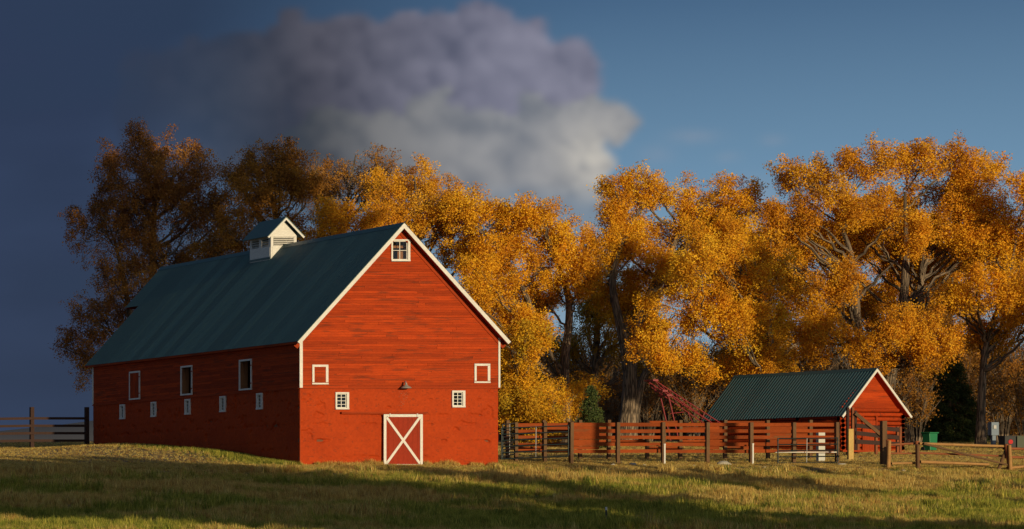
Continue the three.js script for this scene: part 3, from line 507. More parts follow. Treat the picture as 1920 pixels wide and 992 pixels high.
function tubeGate(label, a, b, h, y0, n, braces) {
  const g = thing('tube_gate', label, 'gate', [a.x, a.y, a.z], 0, 'tubular steel gates'), d = new THREE.Vector3().subVectors(b, a), Q = (t, y) => V3(d.x * t, d.y * t + y, d.z * t);
  for (let k = 0; k < n; k++) { const y = y0 + (h - y0) * k / (n - 1); pole('rail', Q(0, y), Q(1, y), 0.03, tubeMat, g, 8); }
  pole('end_tube', Q(0, y0 - 0.04), Q(0, h + 0.03), 0.028, tubeMat, g); pole('end_tube', Q(1, y0 - 0.04), Q(1, h + 0.03), 0.028, tubeMat, g);
  for (const t of braces) pole('upright', Q(t, y0), Q(t, h).add(V3(0, 0, 0.03)), 0.016, zinc, g);
  for (const t of [0, 1]) for (const y of [y0 + 0.1, h - 0.1]) { const m = box('hinge', 0.07, 0.05, 0.07, [0, 0, 0], tubeMat, g); m.position.copy(Q(t, y)); }
  return g;
}
{
  const a = gAt(941, 146.3), b = gAt(1066, 147.0); a.y += 0.02; b.y += 0.1;
  tubeGate('dark tube gate hung between the barn corner and first corral post', a, b, 1.78, 0.28, 6, [0.51]);
  const a2 = gAt(943, 146.8), b2 = gAt(968, 149.3); tubeGate('narrow dark tube gate folded back behind the barn corner', a2, b2, 1.95, 0.4, 6, [0.5]);
  const c = gAt(1459, 146.6), d = gAt(1571, 146.9); tubeGate('dark tube gate leaning along the corral near the shed', c, d, 1.28, 0.08, 5, [0.48]);
  const pk = box('pipe', (d.x - c.x) * 0.96, 0.05, 0.05, [0, 0, 0], std([0.6, 0.57, 0.48], 0.5), scene); pk.position.set((c.x + d.x) / 2, c.y + 0.62, c.z - 0.3); pk.name = numbered('white_rail'); pk.userData = { label: 'pale straight rail behind the tube gate near the shed', category: 'rail' };
  const e = gAt(1539, 150); const pc = box('white_post', 0.32, 1.6, 0.2, [e.x, e.y + 0.8, e.z], std([0.55, 0.55, 0.48], 0.8), scene); pc.userData = { label: 'pale boxy post behind the corral tube gate', category: 'post' };
}
for (const [px, top, label] of [[1246.5, 0.95, 'white plastic pipe standing against the third corral post'], [1412, 0.98, 'white plastic pipe standing against a corral post near the shed']]) { const p = gAt(px, 146.9), q = thing('marker_pipe', label, 'pipe', [p.x, p.y, p.z], 0, 'white pipes on the corral'); pole('pipe_body', V3(0, -0.1, 0), V3(0, top, 0), 0.042, std([0.72, 0.70, 0.62], 0.45), q, 10); pole('cap', V3(0, top, 0), V3(0, top + 0.05, 0), 0.055, std([0.72, 0.70, 0.62], 0.45), q, 10); }
// left of the barn: rail fence in dark boards
{
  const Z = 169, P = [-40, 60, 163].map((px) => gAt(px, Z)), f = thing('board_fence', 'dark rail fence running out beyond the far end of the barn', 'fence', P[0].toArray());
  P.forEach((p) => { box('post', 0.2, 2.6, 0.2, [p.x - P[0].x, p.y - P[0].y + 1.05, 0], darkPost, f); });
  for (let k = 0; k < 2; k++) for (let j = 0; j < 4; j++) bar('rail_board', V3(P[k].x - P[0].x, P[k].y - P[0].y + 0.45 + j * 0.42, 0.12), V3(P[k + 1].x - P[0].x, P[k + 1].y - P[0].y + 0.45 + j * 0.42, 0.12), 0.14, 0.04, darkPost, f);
}
// loading chute and posts in front of the shed
{
  const Z = 158, b = (px, v) => at(px, v, Z), f = thing('loading_chute', 'brown plank loading chute with slanting board before the log shed', 'chute', gAt(1602, Z).toArray()), o = f.position.clone(), q = (px, v, dz = 0) => b(px, v).sub(o).add(V3(0, 0, dz));
  for (const [px, top, bot, m] of [[1590, 764, 850, darkPost], [1599, 764, 848, rusty], [1604, 770, 846, darkPost], [1643, 818, 848, rusty], [1683, 800, 848, rusty], [1688, 800, 848, rusty], [1609, 822, 846, rusty]]) bar('post', q(px, bot + 4), q(px, top), 0.11, 0.11, m, f);
  for (const [v0, v1] of [[798, 806], [812, 821], [828, 833]]) bar('plank', q(1603, v0, 0.09), q(1684, v1, 0.09), 0.22, 0.05, darkPost, f);
  bar('slanting_board', q(1600, 775, 0.18), q(1658, 824, 0.18), 0.17, 0.06, postMat, f);
  bar('ramp_board', q(1575, 846, 0.1), q(1622, 846, 0.1), 0.09, 0.3, redTrim, f);
  const y = gAt(1595, 152), yp = box('yellow_post', 0.25, 1.75, 0.12, [y.x, y.y + 0.72, y.z], newWood, scene); yp.name = numbered('new_post'); yp.userData = { label: 'new yellow timber post standing before the shed corner', category: 'post' };
  const t = gAt(1657, 145), tp = box('tall_post', 0.22, 2.35, 0.2, [t.x, t.y + 1.02, t.z], postMat, scene); tp.name = numbered('gate_post'); tp.userData = { label: 'tall thick dark brown post between shed and pole fence', category: 'post' };
}
// pole fence at the right
{
  const Z = 143, o = gAt(1720, Z), f = thing('pole_fence', 'peeled pole fence with crossed end posts at the edge of the bank', 'fence', o.toArray()), q = (px, v, dz = 0) => at(px, v, Z).sub(o).add(V3(0, 0, dz));
  const P = (n, px0, v0, px1, v1, r, m, dz = 0) => pole(n, q(px0, v0, dz), q(px1, v1, dz), r, m, f, 9, r * 0.85);
  P('post', 1666, 884, 1668, 826, 0.09, peeled); P('post', 1676, 880, 1673, 824, 0.085, rusty, -0.3); P('post', 1722, 886, 1720, 827, 0.1, rusty); P('post', 1718, 886, 1717, 833, 0.07, postMat, 0.15);
  P('pole', 1674, 834, 1722, 831, 0.055, rusty, -0.16); P('pole', 1674, 850, 1722, 850, 0.05, rusty, -0.16); P('pole', 1676, 869, 1720, 868, 0.06, peeled, -0.16);
  P('pole', 1720, 832, 1884, 837, 0.07, peeled, 0.14); P('pole', 1722, 849, 1886, 855, 0.055, rusty, -0.17); P('pole', 1722, 866, 1850, 871, 0.075, peeled, 0.14);
  P('diagonal_pole', 1724, 832, 1886, 873, 0.055, postMat, 0.29);
  P('jack_leg', 1868, 886, 1888, 833, 0.08, postMat, 0.1); P('jack_leg', 1888, 890, 1880, 833, 0.085, rusty, 0.25); P('post', 1884, 886, 1882, 835, 0.08, peeled, 0.4);
  P('pole', 1882, 841, 1990, 843, 0.065, rusty, 0.0); P('pole', 1882, 857, 1990, 859, 0.065, rusty, 0.0); P('pole', 1886, 878, 1990, 868, 0.075, peeled, 0.1);
}
// things standing behind the pole fence
{
  const p = gAt(1744, 166), gm = std([0.015, 0.17, 0.065], 0.45), b = thing('wheeled_bin', 'green wheeled rubbish bin standing before the dark trees', 'bin', p.toArray(), 0.2);
  { const s = new THREE.Shape([[-0.2, 0.06], [0.2, 0.06], [0.25, 0.95], [-0.25, 0.95]].map(([x, y]) => new THREE.Vector2(x, y))); const g = new THREE.ExtrudeGeometry(s, { depth: 0.42, bevelEnabled: true, bevelSize: 0.02, bevelThickness: 0.02, bevelSegments: 2 }); g.translate(0, 0, -0.21); mesh('body', g, gm, b); }
  const l = box('lid', 0.6, 0.06, 0.56, [0, 1.02, 0.0], gm, b); l.rotation.x = 0.05; box('handle', 0.5, 0.05, 0.05, [0, 0.98, -0.30], gm, b);
  for (const x of [-0.25, 0.25]) { const w = mesh('wheel', new THREE.CylinderGeometry(0.12, 0.12, 0.06, 14), std([0.02, 0.02, 0.02], 0.8), b); w.rotation.z = Math.PI / 2; w.position.set(x, 0.12, -0.2); }
  const u = gAt(1863, 172), um = std([0.16, 0.21, 0.26], 0.5), c = thing('utility_pedestal', 'blue-grey utility cabinet on a stand beside the tree trunk', 'cabinet', u.toArray());
  box('cabinet', 0.42, 0.75, 0.3, [0, 1.1, 0], um, c); box('stand', 0.2, 0.75, 0.14, [0, 0.36, 0], um, c); box('meter', 0.16, 0.2, 0.06, [-0.05, 1.2, 0.18], zinc, c);
  for (const [px, lab, red] of [[1889, 'dark square box with a red round reflector', true], [1912, 'dull green box at the picture edge behind the fence', false]]) {
    const q = gAt(px, 170), t = thing('ground_box', lab, 'box', q.toArray(), 0, 'boxes behind the pole fence'); const m = std(red ? [0.03, 0.03, 0.028] : [0.07, 0.08, 0.05], 0.7);
    box('body', 0.62, 0.72, 0.5, [0, 0.36, 0], m, t); box('lid', 0.66, 0.05, 0.54, [0, 0.745, 0], m, t);
    if (red) { const d = mesh('reflector', new THREE.CylinderGeometry(0.13, 0.13, 0.03, 18), std([0.5, 0.015, 0.012], 0.35), t); d.rotation.x = Math.PI / 2; d.position.set(0, 0.42, 0.265); }
  }
}
// red hay elevator behind the corral
{
  const Z = 172, o = gAt(1250, Z), f = thing('hay_elevator', 'red lattice hay elevator slanting up behind the corral', 'hay elevator', o.toArray()), q = (px, v, dz) => at(px, v, Z).sub(o).add(V3(0, 0, dz)), m = std([0.24, 0.016, 0.02], 0.5);
  for (const dz of [0, 0.75]) { pole('chord', q(1213, 714, dz), q(1345, 800, dz), 0.028, m, f, 6); pole('chord', q(1223, 727, dz), q(1338, 806, dz), 0.028, m, f, 6); for (let k = 0; k <= 10; k++) { const t = k / 10; pole('strut', q(lerp(1213, 1345, t), lerp(714, 800, t), dz), q(lerp(1223, 1338, t), lerp(727, 806, t), dz), 0.016, m, f, 5); } }
  for (let k = 0; k <= 12; k++) { const t = k / 12; pole('cross_bar', q(lerp(1213, 1345, t), lerp(714, 800, t), 0), q(lerp(1213, 1345, t), lerp(714, 800, t), 0.75), 0.018, m, f, 5); }
  for (const dz of [0, 0.75]) pole('leg', q(1238, 740, dz), q(1258, 826, dz), 0.035, m, f, 6); pole('leg_brace', q(1248, 776, 0.4), q(1275, 773, 0.4), 0.025, m, f, 6); pole('leg', q(1282, 774, 0.4), q(1306, 824, 0.4), 0.02, m, f, 6);
  for (const [px, v] of [[1214, 714], [1232, 734], [1240, 742]]) box('bracket', 0.3, 0.1, 0.85, q(px, v, 0.37).toArray(), m, f);
  for (const dz of [-0.1, 0.85]) { const w = mesh('wheel', new THREE.TorusGeometry(0.28, 0.07, 8, 20), std([0.02, 0.02, 0.02], 0.8), f); w.position.copy(q(1300, 819, dz)); }
}
// stones along the foot of the corral
{
  const stone = (seed) => { const g = new THREE.IcosahedronGeometry(0.5, 3), p = g.attributes.position; for (let k = 0; k < p.count; k++) { const x = p.getX(k), y = p.getY(k), z = p.getZ(k), n = 0.72 + 0.5 * vnoise(x * 2 + seed, y * 2 + z * 1.7 + seed, seed) + 0.1 * vnoise(x * 7, y * 7 + z * 5, seed); p.setXYZ(k, x * n, y * n * 0.7, z * n); } g.computeVertexNormals(); return g; };
  const m = std([0.42, 0.38, 0.29], 0.95, { bumpMap: roofNoise, bumpScale: 0.03 }), gs = [stone(1), stone(5), stone(9)];
  [[1358, 145.2, 0.46, 'largest pale stone lying below the fifth corral post'], [1187, 145.4, 0.34, 'flat pale stone lying below the second corral bay'], [1208, 145.6, 0.16, 'small dark stone right of the flat pale stone'], [1302, 144.9, 0.14, 'small pale stone between corral posts'], [1434, 143.0, 0.14, 'small pale stone on the grass below the tube gate'], [1487, 143.2, 0.14, 'tiny stone on the grass toward the pole fence'], [604, 142.0, 0.14, 'small white stone on the grass near the barn corner'], [1580, 145.5, 0.3, 'flat stone at the foot of the last corral post'], [1150, 145.3, 0.22, 'pale stone at the foot of the second corral post'], [1695, 142.2, 0.13, 'little stone below the pole fence']].forEach(([px, Z, s, label], k) => { const p = gAt(px, Z), o = mesh('stone', gs[k % 3], m); o.position.set(p.x, p.y + s * 0.14, p.z); o.scale.setScalar(s); o.scale.x *= 1.25; o.rotation.y = k * 1.3; o.userData = { label, category: 'stone', group: 'stones on the grass' }; });
}
// steel stake low on the bank
{
  const Z = 108, p = gAt(1137, Z), s = thing('steel_stake', 'dark steel stake with a white tip in the foreground grass', 'stake', p.toArray()); pole('stake_body', V3(0, -0.2, 0), V3(0, 0.62, 0), 0.03, tubeMat, s, 6); pole('tip', V3(0, 0.62, 0), V3(0, 0.74, 0), 0.032, std([0.7, 0.7, 0.66], 0.5), s, 6);
}

// ------------------------------------------------------------------ vegetation
const barkTex = colorTex(256, 512, (u, v) => { const r = Math.abs(fbm(u * 10, v * 5, 4, 601, 10, 5) - 0.5) * 2, n = fbm(u * 30, v * 20, 3, 611, 30, 20); return mul3(mix3([0.07, 0.052, 0.036], [0.27, 0.20, 0.13], sstep(0.02, 0.35, r)), 0.7 + 0.6 * n); }, 0.5, 0.22);
const barkBump = grayTex(256, 512, (u, v) => sstep(0.0, 0.4, Math.abs(fbm(u * 10, v * 5, 4, 601, 10, 5) - 0.5) * 2), 0.5, 0.22);
const bark = new THREE.MeshStandardMaterial({ map: barkTex, bumpMap: barkBump, bumpScale: 0.06, roughness: 0.95 });
const leafMat = new THREE.MeshPhysicalMaterial({ color: rgb([1, 1, 1]), roughness: 0.9, transmission: 0.26, thickness: 0, specularIntensity: 0.2, side: THREE.DoubleSide });
// a spray of leaves round a point
function sprayGeo(n, rad, size, seed, thin = 0.8) {
  const r = rng(seed), p = [], nn = [], idx = [];
  for (let k = 0; k < n; k++) {
    const a = r() * 6.283, b = Math.acos(2 * r() - 1), q = rad * Math.cbrt(r()), c = V3(Math.sin(b) * Math.cos(a), Math.cos(b), Math.sin(b) * Math.sin(a)).multiplyScalar(q), s = size * (0.7 + 0.6 * r());
    const u = V3(r() - 0.5, r() - 0.5, r() - 0.5).normalize(), w = V3(r() - 0.5, r() - 0.5, r() - 0.5).cross(u).normalize(), n3 = new THREE.Vector3().crossVectors(u, w), s0 = p.length / 3;
    for (const [x, y, z] of [[-0.5, 0, 0], [0, -0.5 * thin, 0.09], [0.5, 0, 0], [0, 0.5 * thin, 0.09]]) { const v = c.clone().addScaledVector(u, x * s).addScaledVector(w, y * s).addScaledVector(n3, z * s); p.push(v.x, v.y, v.z); nn.push(n3.x, n3.y, n3.z); }
    idx.push(s0, s0 + 1, s0 + 2, s0, s0 + 2, s0 + 3);
  }
  const g = new THREE.BufferGeometry(); g.setAttribute('position', new THREE.Float32BufferAttribute(p, 3)); g.setAttribute('normal', new THREE.Float32BufferAttribute(nn, 3)); g.setIndex(idx); return g;
}
const SPRAY = sprayGeo(21, 0.31, 0.094, 11), SPRAY_BIG = sprayGeo(10, 0.5, 0.30, 12), SPRAY_FINE = sprayGeo(9, 0.24, 0.11, 13, 0.6);
function instances(name, geo, mat, list, parent) {
  const m = new THREE.InstancedMesh(geo, mat, list.length), q = new THREE.Quaternion(), M = new THREE.Matrix4(), e = new THREE.Euler(), P = new THREE.Vector3(), S = new THREE.Vector3(), C = new THREE.Color();
  list.forEach((o, k) => { q.setFromEuler(e.set(o.rx ?? 0, o.ry, o.rz ?? 0)); m.setMatrixAt(k, M.compose(P.set(o.x, o.y, o.z), q, S.set(o.s, o.sy ?? o.s, o.s))); m.setColorAt(k, C.setRGB(o.c[0], o.c[1], o.c[2])); });
  m.name = name; m.castShadow = m.receiveShadow = true; m.userData.kind = 'stuff'; parent.add(m); return m;
}
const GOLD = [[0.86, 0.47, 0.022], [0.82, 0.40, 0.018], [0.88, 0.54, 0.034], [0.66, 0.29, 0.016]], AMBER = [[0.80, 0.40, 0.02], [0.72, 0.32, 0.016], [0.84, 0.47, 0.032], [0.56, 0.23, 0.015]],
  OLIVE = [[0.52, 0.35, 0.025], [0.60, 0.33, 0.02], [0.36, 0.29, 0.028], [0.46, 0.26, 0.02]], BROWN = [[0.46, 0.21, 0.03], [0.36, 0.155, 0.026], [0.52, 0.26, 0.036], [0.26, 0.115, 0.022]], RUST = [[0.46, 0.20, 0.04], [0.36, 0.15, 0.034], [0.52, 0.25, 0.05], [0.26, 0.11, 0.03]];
let leafCount = 0;
// lobes: [px, py, rx, ry, dz] in photograph pixels at depth Z, dz in metres towards the lens; or metres when o.m is set: [x, y, z, rx, ry]
function tree(o) {
  const Z = o.Z, k = Z ? Z / F : 1, r = rng(o.seed), base = o.m ? V3(o.base[0], ground(o.base[0], o.base[1]), o.base[1]) : gAt(o.base, Z), root = thing(o.name ?? 'cottonwood_tree', o.label, 'tree', base.toArray(), 0, o.group ?? 'autumn trees behind the barn');
  const lobes = o.lobes.map((l) => (o.m ? { c: V3(l[0], l[1], l[2]).sub(base), rx: l[3], ry: l[4], rz: l[3] } : { c: at(l[0], l[1], Z).add(V3(0, -0.7, l[4] ?? (r() - 0.5) * 4)).sub(base), rx: l[2] * k, ry: l[3] * k * 0.92, rz: (l[2] + l[3]) / 2 * k }));
  // smaller boughs round each main one break up its outline
  for (const L of lobes.slice()) for (let j = 0; j < (o.sats ?? (o.m ? 0 : 2)); j++) { const th = r() * 6.283, cp = 2 * r() - 0.85, sp = Math.sqrt(Math.max(0, 1 - cp * cp)), f = 0.8 + 0.5 * r(), g = 0.25 + 0.2 * r(); lobes.push({ c: V3(L.c.x + L.rx * f * sp * Math.cos(th), L.c.y + L.ry * f * cp, L.c.z + L.rz * f * sp * Math.sin(th)), rx: L.rx * g * 1.15, ry: L.ry * g, rz: L.rz * g * 1.15 }); }
  const wood = new MB();
  // stems
  const stems = (o.stems ?? [[[o.base, 800, 0.5], [o.base, 500, 0.2]]]).map((st) => st.map(([px, py, rad], j) => { const v = o.m ? V3(px, py, o.base[1]).sub(base) : at(px, py, Z).sub(base); if (!j) { v.y = -0.3; } return { v, rad }; }));
  const trunkPts = [];
  for (const st of stems) {
    const cur = new THREE.CatmullRomCurve3(st.map((s) => s.v.clone().add(V3((r() - 0.5) * 0.2, 0, (r() - 0.5) * 0.6)))), n = 16, pts = [], rad = [];
    for (let j = 0; j <= n; j++) { const t = j / n, f = t * (st.length - 1), a = Math.min(st.length - 2, Math.floor(f)); pts.push(cur.getPoint(t)); rad.push(lerp(st[a].rad, st[a + 1].rad, f - a) * 0.66 * (j === 0 ? 1.35 : j === 1 ? 1.08 : 1) * (0.95 + 0.1 * r())); }
    wood.tube(pts, rad, 10); pts.forEach((p, j) => { if (j > 3) trunkPts.push({ p, rad: rad[j] }); });
  }
  const list = [], pal = o.pal, dens = o.dens ?? 1;
  for (const L of lobes) {
    // limb
    let best = null, bd = 1e9; for (const t of trunkPts) { const dx = Math.hypot(t.p.x - L.c.x, t.p.z - L.c.z), dy = L.c.y - t.p.y, cost = Math.abs(dy - dx * 0.8 - 0.5) + 0.4 * dx; if (cost < bd) { bd = cost; best = t; } }
    const A = best.p, B = L.c, mid = V3(lerp(A.x, B.x, 0.45), lerp(A.y, B.y, 0.35) + (r() - 0.3) * 0.8, lerp(A.z, B.z, 0.45) + (r() - 0.5) * 0.8), cur = new THREE.QuadraticBezierCurve3(A.clone(), mid, B.clone()), n = 9, pts = [], rad = [], r0 = Math.min(best.rad * 0.75, 0.04 + 0.014 * A.distanceTo(B) + 0.012 * L.rx);
    for (let j = 0; j <= n; j++) { const t = j / n; pts.push(cur.getPoint(t).add(V3((r() - 0.5) * 0.22, (r() - 0.5) * 0.22, (r() - 0.5) * 0.22))); rad.push(lerp(r0, 0.03, t)); }
    wood.tube(pts, rad, 6);
    // clumps through the lobe's volume, more of them towards its skin
    const size = (L.rx * L.ry + L.ry * L.rz + L.rx * L.rz) / 3, nc = Math.max(3, Math.round(size * 6.6 * (o.clumps ?? 1)));
    for (let c = 0; c < nc; c++) {
      const th = r() * 6.283, ph = Math.acos(2 * r() - 1), q = Math.pow(r(), 0.5) * (0.80 + 0.36 * r()), cc = V3(L.c.x + L.rx * q * Math.sin(ph) * Math.cos(th), L.c.y + L.ry * q * Math.cos(ph), L.c.z + L.rz * q * Math.sin(ph) * Math.sin(th)), cr = (0.26 + 0.26 * r()) * (o.clumpSize ?? 1), len = (0.8 + 1.1 * r()) * (o.clumpSize ?? 1), ax = V3((cc.x - L.c.x) / L.rx * 0.5 + (r() - 0.5) * 0.7, 0.55 + 0.5 * r(), (cc.z - L.c.z) / L.rz * 0.5 + (r() - 0.5) * 0.7).normalize(), tone = Math.pow(r(), 1.3), hue = (r() * 4) | 0;
      if (cc.y < 0.4) continue;
      const P = pts[4 + ((r() * 6) | 0)], m1 = V3(lerp(P.x, cc.x, 0.5) + (r() - 0.5) * 0.4, lerp(P.y, cc.y, 0.5) + (r() - 0.2) * 0.4, lerp(P.z, cc.z, 0.5) + (r() - 0.5) * 0.4);
      if (r() < (o.twigs ?? 0.6)) { wood.tube([P, m1, cc], [0.035, 0.022, 0.008], 3); if (o.bare) for (let b = 0; b < o.bare; b++) { const e2 = cc.clone().add(V3((r() - 0.5) * 1.4, r() * 1.5, (r() - 0.5) * 1.4)); wood.tube([m1, cc.clone().lerp(e2, 0.4), e2], [0.016, 0.012, 0.005], 3); } }
      if (!o.m) wood.tube([cc.clone().addScaledVector(ax, -len * 0.4), cc.clone().addScaledVector(ax, len * 0.75)], [0.014, 0.004], 3);
      const ns = Math.round((20 + 16 * r()) * dens * (o.m ? 1.6 : 1));
      for (let s = 0; s < ns; s++) {
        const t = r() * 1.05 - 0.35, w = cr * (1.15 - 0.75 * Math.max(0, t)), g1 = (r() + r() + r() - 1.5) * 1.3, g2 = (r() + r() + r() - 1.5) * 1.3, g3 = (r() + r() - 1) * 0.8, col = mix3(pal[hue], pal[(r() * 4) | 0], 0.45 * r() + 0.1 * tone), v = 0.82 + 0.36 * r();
        list.push({ x: cc.x + ax.x * t * len + g1 * w, y: cc.y + ax.y * t * len + g3 * w, z: cc.z + ax.z * t * len + g2 * w, rx: r() * 6.28, ry: r() * 6.28, rz: r() * 6.28, s: 0.7 + 0.5 * r(), c: mul3(col, v) });
      }
    }
  }
  const tr = mesh('trunk', wood.geo(), bark, root);
  instances('crown', o.spray ?? SPRAY, leafMat, list, root); leafCount += list.length;
  return root;
}
